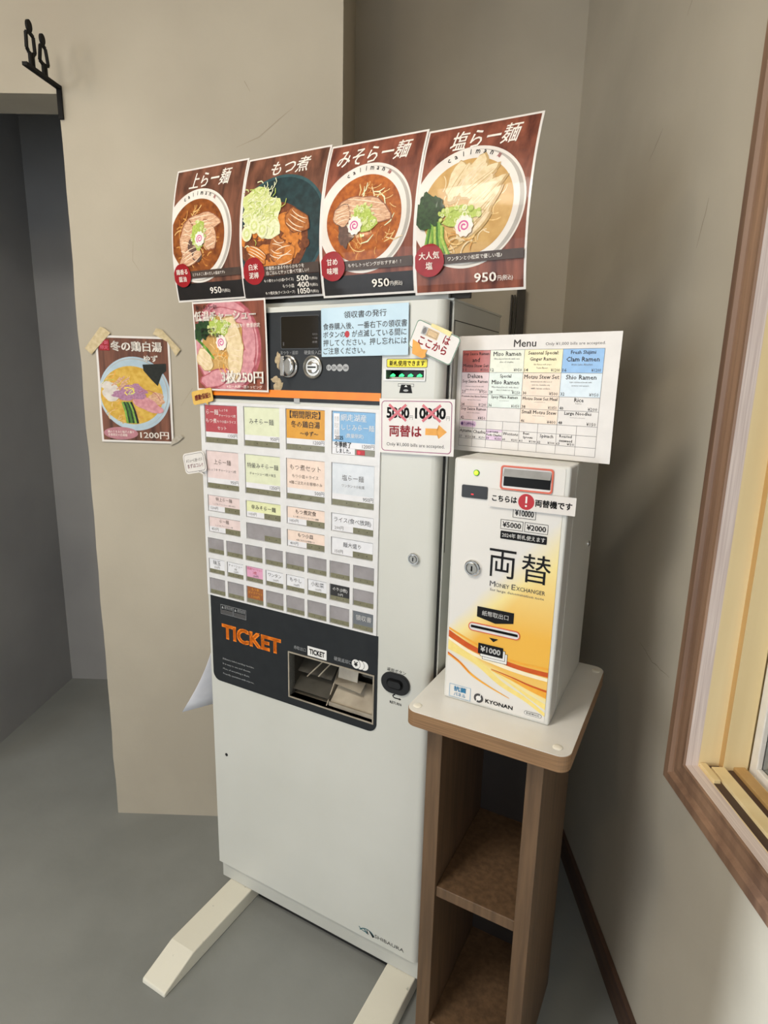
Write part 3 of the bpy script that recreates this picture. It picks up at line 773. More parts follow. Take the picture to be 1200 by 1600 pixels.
def sheet(name, w, h, loc, rotz, tilt=0.0, bend=None, nstrip=0, mat=None, th=.0008, margin=.004, lam=0.0, outline=None):
    b = MB()
    fb = bend or (lambda x, y: (0.0, 0.0))
    def m(x, y, hh):
        dz, sy = fb(x, y); return (x, y + sy, hh + dz)
    ys = [h * k / nstrip for k in range(1, nstrip)] if nstrip else None
    mat = mat or PAPER
    if outline:
        b.prism(outline, m, -th, 0, mat)
    else:
        n = max(nstrip, 1)
        for k in range(n):
            ya, yb = h * k / n, h * (k + 1) / n
            v = [m(0, ya, 0), m(w, ya, 0), m(w, yb, 0), m(0, yb, 0), m(0, ya, -th), m(w, ya, -th), m(w, yb, -th), m(0, yb, -th)]
            b.add(v, [(0, 1, 2, 3), (7, 6, 5, 4), (3, 7, 4, 0), (1, 5, 6, 2)] + ([(0, 4, 5, 1)] if k == 0 else []) + ([(2, 6, 7, 3)] if k == n - 1 else []), mat, bool(nstrip))
    a = Art(b, m, (margin, margin, w - margin, h - margin), ys)
    def done(parent=None):
        o = b.build(name, parent); o.location = loc; o.rotation_euler = (math.pi / 2, tilt, rotz); return o
    return b, a, done

def noodles(a, cx, cy, rx, ry, n, h, mats, seed, w=.0022):
    r = random.Random(seed)
    for i in range(n):
        t = r.uniform(0, 6.28); q = math.sqrt(r.random()) * .85
        x, y = cx + rx * q * math.cos(t), cy + ry * q * math.sin(t)
        R_ = r.uniform(.010, .03); a0 = r.uniform(0, 6.28); da = r.uniform(.8, 2.2)
        pts = []
        for k in range(8):
            ang = a0 + da * k / 7
            px, py = x + R_ * (math.cos(ang) - math.cos(a0)), y + R_ * (math.sin(ang) - math.sin(a0))
            if ((px - cx) / rx) ** 2 + ((py - cy) / ry) ** 2 < .96: pts.append((px, py))
            else: break
        if len(pts) > 2: a.ribbon(pts, w * r.uniform(.7, 1.15), h + (i % 3), r.choice(mats))
def scallions(a, cx, cy, rx, ry, n, h, seed, r0=.004):
    r = random.Random(seed)
    a.blob(cx, cy, rx * .9, ry * .9, h, SCAL2, seed, .25)
    for i in range(n):
        t = r.uniform(0, 6.28); q = math.sqrt(r.random())
        x, y = cx + rx * q * math.cos(t), cy + ry * q * math.sin(t); s = r0 * r.uniform(.6, 1.1); e = r.uniform(.6, 1)
        k = h + 1 + (i % 4) * 2; rot = r.uniform(0, 3.1)
        a.ell(x, y, s, s * e, k, r.choice((SCAL1, SCALW, SCAL2)), 12, rot); a.ell(x, y, s * .55, s * e * .5, k + 1, r.choice((SCAL2, SCAL1)), 10, rot)
def naruto(a, cx, cy, r, h):
    n = 40
    a.poly([(cx + r * (1 + .07 * math.cos(10 * t)) * math.cos(t), cy + r * 1.08 * (1 + .07 * math.cos(10 * t)) * math.sin(t)) for t in [6.2832 * k / n for k in range(n)]], h, NARU)
    a.ribbon([(cx + r * (.12 + .52 * k / 26) * math.cos(.5 + k * .38), cy + r * (.12 + .52 * k / 26) * math.sin(.5 + k * .38)) for k in range(27)], r * .17, h + 1, NARUP)
def slice_(a, cx, cy, rx, ry, rot, h, seed, m1=None, m2=None):
    a.blob(cx, cy, rx * 1.06, ry * 1.08, h, m2 or MEAT2, seed, .14, rot); a.blob(cx, cy, rx, ry, h + 1, m1 or MEAT1, seed, .14, rot)
    c, q = math.cos(rot), math.sin(rot); r = random.Random(seed)
    for k in range(4):
        o = (k - 1.5) * ry * .42; bow = r.uniform(-.25, .25) * ry
        pts = [(cx + (x * rx * .75) * c - (o + bow * (1 - x * x)) * q, cy + (x * rx * .75) * q + (o + bow * (1 - x * x)) * c) for x in (-1, -.6, -.2, .2, .6, 1)]
        a.ribbon(pts, [.0006, .0016, .0020, .0020, .0014, .0006], h + 2, MEATF)
def badge(a, cx, cy, r, l1, l2, h):
    a.blob(cx, cy, r, r, h, BADGE, 3, .03, n=36)
    a.text(l1, cx - r * .74, cy + r * .06, cx + r * .74, cy + r * .52, h + 2, TXTW, .02, align='c'); a.text(l2, cx - r * .74, cy - r * .54, cx + r * .74, cy - r * .08, h + 2, TXTW, .02, align='c')
def rim_text(a, cx, cy, r, h, txt='callman', a0=2.05, a1=1.20, size=.0095):
    n = len(txt)
    for i, ch in enumerate(txt):
        t = a0 + (a1 - a0) * i / (n - 1); x, y = cx + r * math.cos(t), cy + r * math.sin(t)
        tall = ch in 'l'; sz = size * (1.0 if tall else .78); wd = size * (.14 if tall else (.85 if ch == 'm' else .58))
        a.text(ch, x - wd / 2, y - size * .39, x + wd / 2, y - size * .39 + sz, h, TXTK, .02, rot=t - math.pi / 2, res=1)
    t = a1 - .17; x, y = cx + r * math.cos(t), cy + r * math.sin(t)
    a.text('麺', x - size * .36, y - size * .40, x + size * .36, y + size * .40, h, BADGE, .0, rot=t - math.pi / 2, res=1)
def bowl(a, cx, cy, R_, soup, h=2, rs=.80, dy=-.03):
    a.ell(cx, cy, R_, R_, h, BOWL, 72); a.ell(cx + R_ * .02, cy - R_ * .01, R_ * .95, R_ * .95, h + 1, BOWLS, 64); a.ell(cx - R_ * .03, cy, R_ * .93, R_ * .94, h + 2, BOWL, 64)
    a.ell(cx, cy + R_ * dy, R_ * rs, R_ * rs, h + 3, soup, 64)
    return h + 4
PU0, PP, PZ0, PZT = -0.0641, 0.209, 1.6117, 0.2878
PT = dict(b0=-.0079, b1=-.0006, t0=-.0238, t1=-.0422, m0=.0191, m1=.0292)
def poster_bend(k, hh=.297):
    def f(x, y):
        s = (k * PP + x) / (4 * PP); t = y / hh
        wb = PT['b0'] + (PT['b1'] - PT['b0']) * s; wt = PT['t0'] + (PT['t1'] - PT['t0']) * s; m = PT['m0'] + (PT['m1'] - PT['m0']) * s
        return wb * (1 - t) + wt * t + m * 4 * t * (1 - t), t * PZT - y
    return f
def poster(k, name, wood):
    return sheet(name, .2095, .297, mw(PU0 + PP * k, 0.0005 * k, PZ0 - .0195 * k / 4), AL, 0, poster_bend(k), 18), wood
GP = 'large ramen posters above the ticket machine'
def price(a, t, x0, y0, x1, y1, h=20):
    a.text(t, x0, y0, x0 + (x1 - x0) * .58, y1, h, TXTW, .02); a.text('円(税込)', x0 + (x1 - x0) * .61, y0, x1, y0 + (y1 - y0) * .62, h, TXTW, res=1)
# 1 soy sauce
(b, a, done), _ = poster(0, 'ramen_poster', None)
a.rect(0, 0, .21, .297, 1, WOODP); a.rect(0, 0, .21, .040, 2, BANDD)
h = bowl(a, .080, .143, .103, SOUPA, 3, .80, -.02)
rim_text(a, .080, .143, .0925, h + 1)
noodles(a, .080, .138, .074, .074, 60, h, [NOOD1, NOOD3, NOOD2], 4)
slice_(a, .092, .168, .052, .022, .05, h + 4, 3); slice_(a, .115, .140, .020, .034, .3, h + 5, 9); slice_(a, .048, .135, .018, .042, -.2, h + 6, 12); slice_(a, .060, .098, .034, .018, .35, h + 7, 14)
a.blob(.074, .118, .020, .030, h + 8, MEATD, 5, .3)
scallions(a, .084, .143, .024, .030, 46, h + 10, 6); naruto(a, .091, .134, .0145, h + 22)
a.rect(.030, .050, .21, .066, h + 12, BAND); a.text('とうもろこし豚のだしの醤油です♪', .062, .0545, .160, .0615, h + 14, TXTW, res=1)
badge(a, .030, .058, .0265, '鶏香る', '醤油', h + 26)
a.text('上らー麺', .045, .247, .168, .284, 8, TXTW, .012, .25); price(a, '950', .110, .014, .170, .028, 30)
o = done(); tag(o, 'soy ramen poster with pork slices, leftmost of the four posters above the ticket machine', 'poster', GP)
# 2 stew
(b, a, done), _ = poster(1, 'ramen_poster', None)
a.rect(0, 0, .21, .297, 1, WOODP)
a.ell(.100, .138, .122, .112, 3, BOWLTL, 64); a.ell(.100, .138, .116, .106, 4, BOWLT, 64); a.ell(.088, .118, .090, .076, 5, STEW3, 48)
r = random.Random(21)
for i in range(46):
    t = r.uniform(0, 6.28); q = math.sqrt(r.random()); x, y = .090 + .078 * q * math.cos(t), .112 + .056 * q * math.sin(t)
    a.blob(x, y, r.uniform(.010, .022), r.uniform(.007, .014), 6 + (i % 8), r.choice((STEW1, STEW2, STEW1, STEW3, STEW2)), i, .3, r.uniform(0, 3))
slice_(a, .150, .150, .030, .022, -.5, 15, 4, STEW1, STEW3); slice_(a, .100, .100, .020, .026, -.3, 15, 7, STEW1, STEW3); slice_(a, .045, .092, .030, .013, -.5, 15, 5, STEW2, STEW3); slice_(a, .118, .085, .026, .022, .2, 15, 8, STEW2, STEW1)
a.blob(.052, .188, .050, .040, 18, SCAL1, 9, .22); a.blob(.072, .160, .034, .046, 18, SCALW, 13, .25)
for i in range(120):
    x = .052 + r.gauss(0, .024); y = .185 + r.gauss(0, .024); t = r.uniform(0, 3.1); l = r.uniform(.008, .02)
    a.ribbon([(x, y), (x + l * .5 * math.cos(t), y + l * .5 * math.sin(t)), (x + l * math.cos(t + .5), y + l * math.sin(t + .5))], r.uniform(.0015, .003), 19 + i % 6, r.choice((SCAL1, SCALW, SCAL2, SCALW)))
for x, y in ((.020, .136), (.040, .150), (.062, .140)):
    a.ell(x, y, .014, .016, 26, SCALW, 24); a.ell(x, y, .009, .011, 27, SCAL1, 20); a.ell(x, y, .005, .006, 28, SCALW, 16)
a.rect(.062, .046, .21, .066, 29, BAND); a.text('中毒性のあるやわらかもつを\n白ごはんとサッと食べて欲しい！', .070, .0475, .180, .0650, 31, TXTW, res=1)
a.rect(0, 0, .21, .045, 29, BANDD)
badge(a, .036, .058, .0285, '白米', '泥棒', 33)
for i, (t, p_) in enumerate((('もつ煮セット(小皿+ライス)', '500'), ('もつ小皿', '400'), ('もつ煮定食(ライス+スープ)', '1050'))):
    y = .032 - i * .0125; a.text(t, .062 if i != 1 else .110, y, .140, y + .0075, 31, TXTW, res=1); price(a, p_, .148, y - .001, .200, y + .0100, 31)
a.text('もつ煮', .068, .250, .166, .282, 8, TXTW, .012, .25)
o = done(); tag(o, 'poster of stew in a dark teal bowl, between two ramen posters above the ticket machine', 'poster', GP)
# 3 miso
(b, a, done), _ = poster(2, 'ramen_poster', None)
a.rect(0, 0, .21, .297, 1, WOODR); a.rect(0, 0, .21, .040, 2, BANDD)
h = bowl(a, .097, .145, .103, SOUPM, 3, .80, -.02)
rim_text(a, .097, .145, .0925, h + 1)
noodles(a, .097, .140, .076, .076, 70, h, [NOOD1, NOOD3, SOUPM, NOOD2], 8, .0018)
r = random.Random(5)
for i in range(22):
    x, y = .060 + r.random() * .09, .085 + r.random() * .11; t = r.uniform(-.4, 1.9); l = r.uniform(.02, .035)
    a.ribbon([(x, y), (x + l * .5 * math.cos(t), y + l * .5 * math.sin(t)), (x + l * math.cos(t + .3), y + l * math.sin(t + .3))], [.0015, .003, .0012], h + 3 + i % 3, r.choice((NOOD2, SCALW, WONT)))
slice_(a, .098, .158, .056, .025, -.22, h + 7, 3); slice_(a, .050, .152, .020, .019, .2, h + 9, 6, MEAT1, MEATD)
a.blob(.060, .115, .016, .024, h + 9, MEATD, 4, .3)
scallions(a, .098, .140, .028, .030, 50, h + 11, 16); naruto(a, .081, .130, .0155, h + 24)
a.rect(.040, .048, .21, .066, h + 12, BAND); a.text('もやしトッピングがおすすめ！！', .066, .0535, .182, .0610, h + 14, TXTW, res=1)
badge(a, .030, .058, .0285, '甘め', '味噌', h + 28)
a.text('みそらー麺', .022, .247, .182, .284, 8, TXTW, .012, .25); price(a, '950', .118, .014, .184, .029, 30)
o = done(); tag(o, 'orange miso ramen poster with bean sprouts and pork, right of the dark teal bowl poster', 'poster', GP)
# 4 salt
(b, a, done), _ = poster(3, 'ramen_poster', None)
a.rect(0, 0, .21, .297, 1, WOODR)
h = bowl(a, .097, .146, .105, SOUPS, 3, .80, -.01)
rim_text(a, .097, .146, .0945, h + 1)
noodles(a, .095, .150, .078, .076, 60, h, [NOOD2, WONT, NOOD2, SOUPS], 18, .0018)
for i, (x, y, rx, ry, t) in enumerate(((.080, .190, .040, .022, 1.1), (.100, .195, .042, .020, .8), (.118, .182, .040, .018, .65), (.128, .160, .042, .015, .75), (.125, .132, .044, .016, .85), (.115, .110, .036, .013, .8))):
    a.blob(x, y, rx, ry, h + 3 + i, WONT2, i, .22, t); a.blob(x - .002, y + .002, rx * .92, ry * .84, h + 4 + i, WONT, i, .22, t)
    c, q = math.cos(t), math.sin(t)
    for k in (-.4, 0, .4): a.ribbon([(x - rx * .8 * c - ry * k * q, y - rx * .8 * q + ry * k * c), (x - ry * k * .8 * q, y + ry * k * .8 * c), (x + rx * .8 * c - ry * k * .5 * q, y + rx * .8 * q + ry * k * .5 * c)], [.0005, .0016, .0005], h + 5 + i, r.choice((WONT2, MEATF)))
noodles(a, .080, .085, .045, .025, 26, h + 9, [NOOD2, WONT, NOOD1], 28, .0024)
for i in range(13):
    x = .018 + .0035 * i; a.ribbon([(.026 + .0025 * i, .150 - .003 * i), (.030 + .0022 * i, .118 - .002 * i), (.022 + .0040 * i, .078 - .001 * i)], [.005, .0048, .004], h + 12 + i % 2, (GREEN2, GREEN3, SCAL2)[i % 3])
for i, (x, y) in enumerate(((.022, .160), (.036, .152), (.016, .140), (.030, .138), (.042, .142), (.018, .128))): a.blob(x, y, .014, .019, h + 15 + i, GREEN1, i + 3, .28, .5)
scallions(a, .086, .130, .040, .018, 40, h + 16, 26, .0055); naruto(a, .097, .111, .0165, h + 28)
a.rect(.040, .050, .2095, .066, h + 17, BAND); a.text('ワンタンと小松菜で優しい塩♪', .068, .0545, .168, .0620, h + 19, TXTW, res=1)
badge(a, .032, .058, .0290, '大人気', '塩', h + 32)
a.text('塩らー麺', .050, .247, .178, .284, 8, TXTW, .012, .25); price(a, '950', .118, .015, .188, .031, 30)
o = done(); tag(o, 'salt ramen poster with wontons and dark greens, rightmost of the four above the ticket machine', 'poster', GP)
# backing strip that carries the posters
BK = MB(); BK.box(-.045, .660, .033, .039, 1.5925, 1.78, CONDM); BK.box(.0, .62, .024, .046, 1.592, 1.6010, MGREY)
o = BK.build('poster_backing_board', None, .001); o.location = M0; o.rotation_euler = (0, 0, AL)
tag(o, 'dark board standing on top of the ticket machine behind the four posters', 'board')

# low-temperature pork poster
b, a, done = sheet('topping_poster', .2145, .197, mw(-.0005, .0065, 1.4100), AL, 0, lambda x, y: (.006 * (y / .197) ** 2, 0), 6)
a.rect(0, 0, .215, .197, 1, WOODR)
a.ell(.098, .100, .100, .104, 2, HAM2, 56); a.ell(.096, .100, .094, .098, 3, HAM, 56); a.ell(.092, .098, .072, .082, 4, EGG, 48); a.ell(.090, .098, .066, .074, 5, SOUPS, 48)
for i, (x, y, rx, ry, t) in enumerate(((.165, .120, .020, .055, .15), (.150, .060, .030, .030, .7), (.060, .028, .050, .020, .2), (.120, .165, .060, .014, -.25))):
    a.blob(x, y, rx, ry, 6, HAM2, i, .15, t); a.blob(x, y, rx * .9, ry * .85, 7, HAM, i, .15, t)
noodles(a, .080, .085, .036, .048, 44, 8, [NOOD1, NOOD2, PRO], 31, .0024)
slice_(a, .118, .110, .022, .060, .2, 11, 4, WONT, WONT2); slice_(a, .124, .070, .022, .040, -.2, 12, 6, WONT, WONT2); slice_(a, .030, .070, .026, .022, -.6, 12, 9, WONT, WONT2)
for i in range(9): a.ribbon([(.006 + .004 * i, .118 - .003 * i), (.026 + .004 * i, .104 - .004 * i), (.048 + .002 * i, .112 - .0055 * i)][:2] , .0055, 13, (GREEN2, GREEN3)[i % 2])
for i, (x, y) in enumerate(((.020, .140), (.014, .126), (.034, .130), (.040, .142))): a.blob(x, y, .013, .016, 14 + i, GREEN1, i + 2, .28)
scallions(a, .078, .140, .034, .022, 40, 15, 36, .0048); naruto(a, .085, .107, .0155, 27)
a.text('春のレギュラー化!!', .014, .178, .078, .190, 30, TXTK, .02, res=1); a.text('低温チャーシュー', .008, .154, .190, .176, 30, TXTW, .025)
a.text('やわらか旨い！数量限定', .096, .138, .200, .147, 30, TXTW, res=1); a.text('切り立て\nやわらか旨!!', .024, .118, .086, .140, 30, TXTK, .02, res=1)
a.text('3枚250円', .080, .018, .204, .046, 30, TXTW, .03); a.text('※お一人様一回トッピング', .096, .007, .200, .014, 30, TXTW, res=1)
o = done(); tag(o, 'poster of pink low temperature pork slices, covering the left end of the black panel', 'poster')

# pale blue notice
b, a, done = sheet('notice_sheet', .1995, .0955, mw(.3545, .0050, 1.4855), AL, -.018, mat=BLUEP, margin=0, th=.0005)
a.text('領収書の発行', .055, .0735, .152, .0870, 1, PRDG, .012)
for i, (t, x1) in enumerate((('食券購入後、一番右下の領収書', .1965), ('ボタンの　が点滅している間に', .1955), ('押してください。押し忘れには', .1965), ('ご注意ください。', .1040))):
    y = .0525 - i * .0160; a.text(t, .0045, y, x1, y + .0135, 1, PRDG, .014)
a.ell(.0625, .0430, .0056, .0066, 2, PRR, 24)
o = done(); tag(o, 'pale blue notice sheet about receipts, stuck beside the dark display', 'notice')

# green bordered card with tape
b, a, done = sheet('bill_entry_card', .096, .0535, mw(.5535, .0075, 1.5055), AL, .398, margin=0, outline=rrpts(0, 0, .096, .0535, .007))
GRN = pm('printed_green', '2f6e46', '2a6540', scale=60, rough=.4, coat=.4)
a.rr(.0003, .0003, .0957, .0532, .0068, 1, GRN); a.rr(.0018, .0018, .0942, .0517, .0058, 2, PAPER)
a.rect(.016, .031, .052, .046, 3, pm('printed_banknote_beige', 'd9bd92', 'cdb086', scale=200, rough=.45)); a.rect(.016, .031, .027, .046, 4, PRG); a.ell(.0215, .0385, .004, .006, 5, PRMG, 18); a.frame(.029, .033, .050, .044, .0006, 5, PRMG)
a.text('は', .064, .031, .0775, .0465, 3, PRR, .03); a.text('ここから', .017, .0125, .0790, .0285, 3, PRR, .03)
o = done()
c = MB(); A2 = Art(c, flat); c.prism([(.030, .050), (.074, .0475), (.075, .0565), (.031, .0560)], flat, .0012, .0016, pm('yellowed_tape', 'e9dca0', 'dfd092', scale=80, rough=.4)); c.build('tape_strip', o, label='yellowed tape strip')
c = MB(); c.prism([(.0155, -.0090), (.0390, -.0090), (.0440, -.0035), (.0410, .0020), (.0420, .0095), (.0300, .0060), (.0245, .0100), (.0220, .0135), (.0060, .0155), (.0110, .0020)], flat, .0010, .0015, PRO); c.build('arrow_sticker', o, label='amber arrow pointing to the bill slot')
tag(o, 'small tilted white card with a green border and amber arrow, above the bill slot', 'sign')

# exchange sign
PUR = pm('printed_purple_red', '8e2a5c', '852656', scale=60, rough=.4, coat=.4)
b, a, done = sheet('exchange_sign', .1605, .1070, mw(.4965, .0060, 1.2985), AL, -.02, margin=0)
a.rr(.0045, .0040, .1555, .1030, .0075, 1, PUR); a.rr(.0062, .0057, .1538, .1013, .0062, 2, PAPER)
a.text('5000', .016, .0690, .0665, .0905, 3, PRK, .035); a.text('円', .0670, .0670, .0740, .0750, 3, PRMG); a.text('10000', .0785, .0690, .1430, .0905, 3, PRK, .035); a.text('円', .1440, .0670, .1510, .0750, 3, PRMG)
XR_ = pm('printed_cross_red', 'c23a44', 'b8323c', scale=80, rough=.4, coat=.4)
for cx in (.0405, .1135):
    a.ribbon([(cx - .019, .0955), (cx + .019, .0645)], .0052, 4, XR_); a.ribbon([(cx - .019, .0645), (cx + .019, .0955)], .0052, 5, XR_)
a.text('両替は', .022, .0330, .0930, .0560, 3, PRR, .03)
a.poly([(.1010, .0385), (.1290, .0385), (.1290, .0320), (.1460, .0455), (.1290, .0590), (.1290, .0515), (.1010, .0515)], 3, PRO)
a.text('Only ¥1,000 bills are accepted.', .0165, .0125, .1420, .0215, 3, PRDG, .005)
o = done(); tag(o, 'white sign with 5000 and 10000 crossed out in red above an amber arrow', 'sign')

# speech bubble tags
YB_ = pm('mustard_card', 'dcb45a', 'd3aa50', scale=60, rough=.45, coat=.3)
def bub(x0, y0, x1, y1, r, tail): 
    P = rrpts(x0, y0, x1, y1, r, 5)
    i = max(k for k in range(len(P)) if abs(P[k][1] - y0) < 1e-6 and P[k][0] < (x0 + x1) / 2)
    return P[:i + 1] + tail + P[i + 1:] if False else P
pts = rrpts(0, 0, .066, .032, .006, 5)
pts = pts + [(.040, 0), (.046, -.006), (.047, 0)]
pts = [p for p in rrpts(0, 0, .066, .032, .006, 5)]
i0 = len(pts)            # last point is bottom-left end (.006, 0)
pts = pts + [(.040, 0.0), (.0465, -.0065), (.0475, 0.0)]
b, a, done = sheet('speech_tag', .066, .032, mw(-.0135, .0085, 1.3735), AL, -.19, mat=YB_, margin=0, outline=pts)
a.text('感動保証!!', .008, .009, .060, .0225, 1, pm('printed_maroon', '7c1a1c', rough=.45), .045)
o = done(); tag(o, 'small mustard yellow speech bubble tag with maroon lettering', 'tag')
pts = rrpts(0, 0, .074, .051, .010, 6) + [(.046, 0.0), (.066, -.011), (.054, 0.0)]
b, a, done = sheet('speech_tag', .074, .051, mw(-.0500, .0085, 1.2030), AL, -.20, mat=PAPER, margin=0, outline=pts)
a.rr(.0035, .0035, .0705, .0475, .0085, 1, PRDG); a.rr(.0044, .0044, .0696, .0466, .0078, 2, PAPER); a.ribbon([(.047, .0036), (.064, -.009)], .0010, 2, PRDG); a.ribbon([(.053, .0036), (.064, -.009)], .0010, 2, PRDG)
a.text('メニューに迷ったら', .009, .0275, .065, .0360, 3, PRDG, .01, res=1); a.text('まずはコレ!!', .011, .0130, .064, .0235, 3, pm('printed_plum', '7d4350', rough=.45), .02)
o = done(); tag(o, 'white speech bubble tag with a dark outline, left of the menu buttons', 'tag')

# winter ramen poster on the back wall
b, a, done = sheet('winter_ramen_poster', .211, .299, (-.8565, YA - .0035, 1.2515), 0.0, .006, lambda x, y: (.0015 * math.sin(y * 22), 0), 8, margin=.006)
a.rect(0, 0, .21, .3, 1, WOODP)
a.ell(.104, .139, .103, .104, 2, BOWLB, 64); a.ell(.104, .141, .097, .097, 3, BOWLS, 60); a.ell(.103, .140, .096, .096, 4, BOWLB, 60); a.ell(.096, .135, .090, .082, 5, SOUPW, 56)
noodles(a, .060, .150, .050, .060, 44, 6, [NOOD1, NOOD2, SOUPW, PRO], 41, .002); noodles(a, .075, .080, .060, .028, 30, 6, [NOOD1, SOUPW, NOOD2], 42, .002)
a.poly([(.131, .222), (.198, .226), (.198, .206), (.185, .196), (.172, .163), (.155, .180), (.133, .205)], 9, NORI)
for i, (x, y, t) in enumerate(((.065, .185, 1.3), (.078, .188, 1.7), (.090, .184, 2.0), (.070, .172, .9), (.086, .172, 2.4))): a.ribbon([(x, y), (x + .018 * math.cos(t + .8), y - .012), (x + .030 * math.cos(t + 1.6), y - .026)], [.004, .006, .003], 9, MEAT1)
a.blob(.035, .156, .028, .015, 9, EGG, 3, .1, -.4); a.blob(.036, .137, .026, .019, 10, EGG, 6, .1, -.3); a.arc(.036, .150, .028, .4, 2.6, .0012, 11, SCAL2)
a.blob(.100, .150, .034, .018, 10, ONIONR, 3, .3); a.blob(.086, .134, .044, .014, 11, ONIONR, 7, .3); a.blob(.168, .128, .024, .016, 10, MEAT1, 5, .2); a.blob(.140, .110, .046, .018, 11, HAM, 9, .12, -.35); a.arc(.14, .11, .04, .3, 2.2, .0014, 12, HAM2)
noodles(a, .088, .148, .020, .014, 14, 12, [SCAL1, PRY, NOOD2], 43, .0022)
for i in range(6): a.ribbon([(.068 + .005 * i, .116), (.076 + .0055 * i, .088), (.080 + .006 * i, .056)], .006, 13, (GREEN2, GREEN1, GREEN3, GREEN1, GREEN2, NORI)[i])
a.rect(.010, .258, .040, .288, 9, BADGE); a.text('冬期\n限定', .013, .261, .037, .285, 11, TXTP, res=1)
a.text('冬の鶏白湯', .043, .257, .189, .285, 9, TXTW, .03); a.text('ゆず', .136, .230, .176, .248, 14, TXTW, .03)
a.ell(.058, .026, .050, .018, 9, PINKE, 48); a.text('鶏のうまみと柚子の香り\n冬季限定の白湯麺', .020, .017, .096, .034, 11, TXTW, res=1)
a.text('1200円', .114, .012, .198, .033, 9, TXTW, .02)
o = done(); 
TAPE = pm('beige_masking_tape', 'cdbd98', 'bba981', scale=90, rough=.6)
for P_ in ([(-.030, .262), (-.012, .246), (.046, .306), (.030, .318), (.018, .322)], [(.166, .306), (.176, .322), (.192, .318), (.242, .266), (.228, .248), (.206, .286)]):
    c = MB(); c.prism(P_, flat, .0012, .0017, TAPE); c.build('tape_strip', o, label='beige masking tape')
c = MB(); c.prism([(.200, -.006), (.222, .004), (.240, .020), (.230, .028), (.208, .014)], flat, .0008, .0011, pm('clear_tape', 'a9a294', 'b8b1a4', scale=90, rough=.2)); c.build('tape_strip', o, label='clear tape')
tag(o, 'winter ramen poster with a blue bowl, taped to the wall left of the ticket machine', 'poster')

# hanging papers at the machine's left side
b = MB()
for j, (du, dz) in enumerate(((0, 0), (.0020, .004))):
    G_ = []
    for i in range(9):
        t = i / 8.0; z = .815 - .315 * t + dz; out_ = -.003 - .150 * t ** 1.25 + .010 * math.sin(t * 3.1) + du
        G_.append([(out_ + .0, .030, z), (out_ * .72, .13, z - .006), (out_ * .45, .235, z - .012)])
    V = [p for row in G_ for p in row]
    b.add(V, [(i * 3 + k, i * 3 + k + 1, (i + 1) * 3 + k + 1, (i + 1) * 3 + k) for i in range(8) for k in range(2)], PAPERM, True)
o = b.build('hanging_paper'); o.location = M0; o.rotation_euler = (0, 0, AL)
md = o.modifiers.new('thickness', 'SOLIDIFY'); md.thickness = .0006
tag(o, 'white paper sheets hanging off the left side of the ticket machine', 'paper')

# ================================================================== TABLE
TB = empty('pedestal_table', mw(.639, .146, 0), (0, 0, AL))
tag(TB, 'narrow brown wooden stand with a white top, right of the ticket machine', 'table')
TZ = .8405
b = MB(); b.prism(rrpts(0, 0, .302, .372, .022, 8), flat, TZ - .0300, TZ - .0012, PLY); tt = b.build('tabletop', TB, label='plywood edged white top')
b = MB(); b.prism(rrpts(.0008, .0008, .3012, .3712, .0215, 8), flat, TZ - .0012, TZ, TWHITE); b.build('laminate', tt, label='white laminate surface')
for x, y in ((.0165, .0235), (.2775, .0245), (.2860, .3480)):
    b = MB(); b.lathe([(.0085, TZ - .0005), (.0085, TZ + .0006), (.0070, TZ + .0016), (.0030, TZ + .0020)], flat, CAPW, 24, x, y); b.build('screw_cap', tt)
box('side_panel', .029, .060, .046, .336, 0, TZ - .0300, TWOOD, TB, .0015)
box('side_panel', .224, .254, .046, .336, 0, TZ - .0300, TWOOD, TB, .0015)
box('shelf', .060, .224, .052, .330, .408, .4325, TWOOD, TB, .0015)
box('shelf', .060, .224, .052, .330, .060, .0845, TWOOD, TB, .0015)
box('shade_back_panel', .060, .224, .318, .330, .0845, .8105, pm('panel_shade_tone', '2c2521', '231d1a', scale=10, rough=.6), TB)  # near-black colour carries the shadow inside the stand

# ================================================================== MONEY EXCHANGER
EX = empty('money_exchanger', mw(.684, .067, TZ + .0002), (0, 0, AL))
tag(EX, 'white money exchanger with yellow and orange swooshes on the wooden stand', 'money exchanger')
EW, EH = .204, .468
b = MB(); b.box(.0012, EW - .0012, .058, .285, 0, EH - .001, MGREY); b.build('cabinet', EX, bevel=.003)
b = MB(); b.box(.004, EW - .004, .053, .060, .003, EH - .004, MDARK); b.build('door_gasket', EX)
b = MB(); b.lathe([(.0065, 0), (.0065, .002), (.004, .003)], lambda x, y, h: (EW - .0012 + h, x, y), CHROME, 16, .248, .283); b.build('side_screw', EX)
# printed door front: white with a yellow glow and orange swooshes (a printed picture)
FR = bpy.data.materials.new('printed_exchanger_front'); FR.use_nodes = True
nt = FR.node_tree; pb = nt.nodes['Principled BSDF']; pb.inputs['Roughness'].default_value = .3
tc = nt.nodes.new('ShaderNodeTexCoord'); sp = nt.nodes.new('ShaderNodeSeparateXYZ'); nt.links.new(tc.outputs['Object'], sp.inputs[0])
def mth(op, a_, b_=None, c_=None, clamp=False):
    nd = nt.nodes.new('ShaderNodeMath'); nd.operation = op; nd.use_clamp = clamp
    for i, v in enumerate((a_, b_, c_)):
        if v is None: continue
        if isinstance(v, (int, float)): nd.inputs[i].default_value = v
        else: nt.links.new(v, nd.inputs[i])
    return nd.outputs[0]
xx, zz = sp.outputs['X'], sp.outputs['Z']
nzz = nt.nodes.new('ShaderNodeTexNoise'); nzz.inputs['Scale'].default_value = 14; nt.links.new(tc.outputs['Object'], nzz.inputs['Vector'])
wob = mth('MULTIPLY', mth('SUBTRACT', nzz.outputs['Fac'], .5), .03)
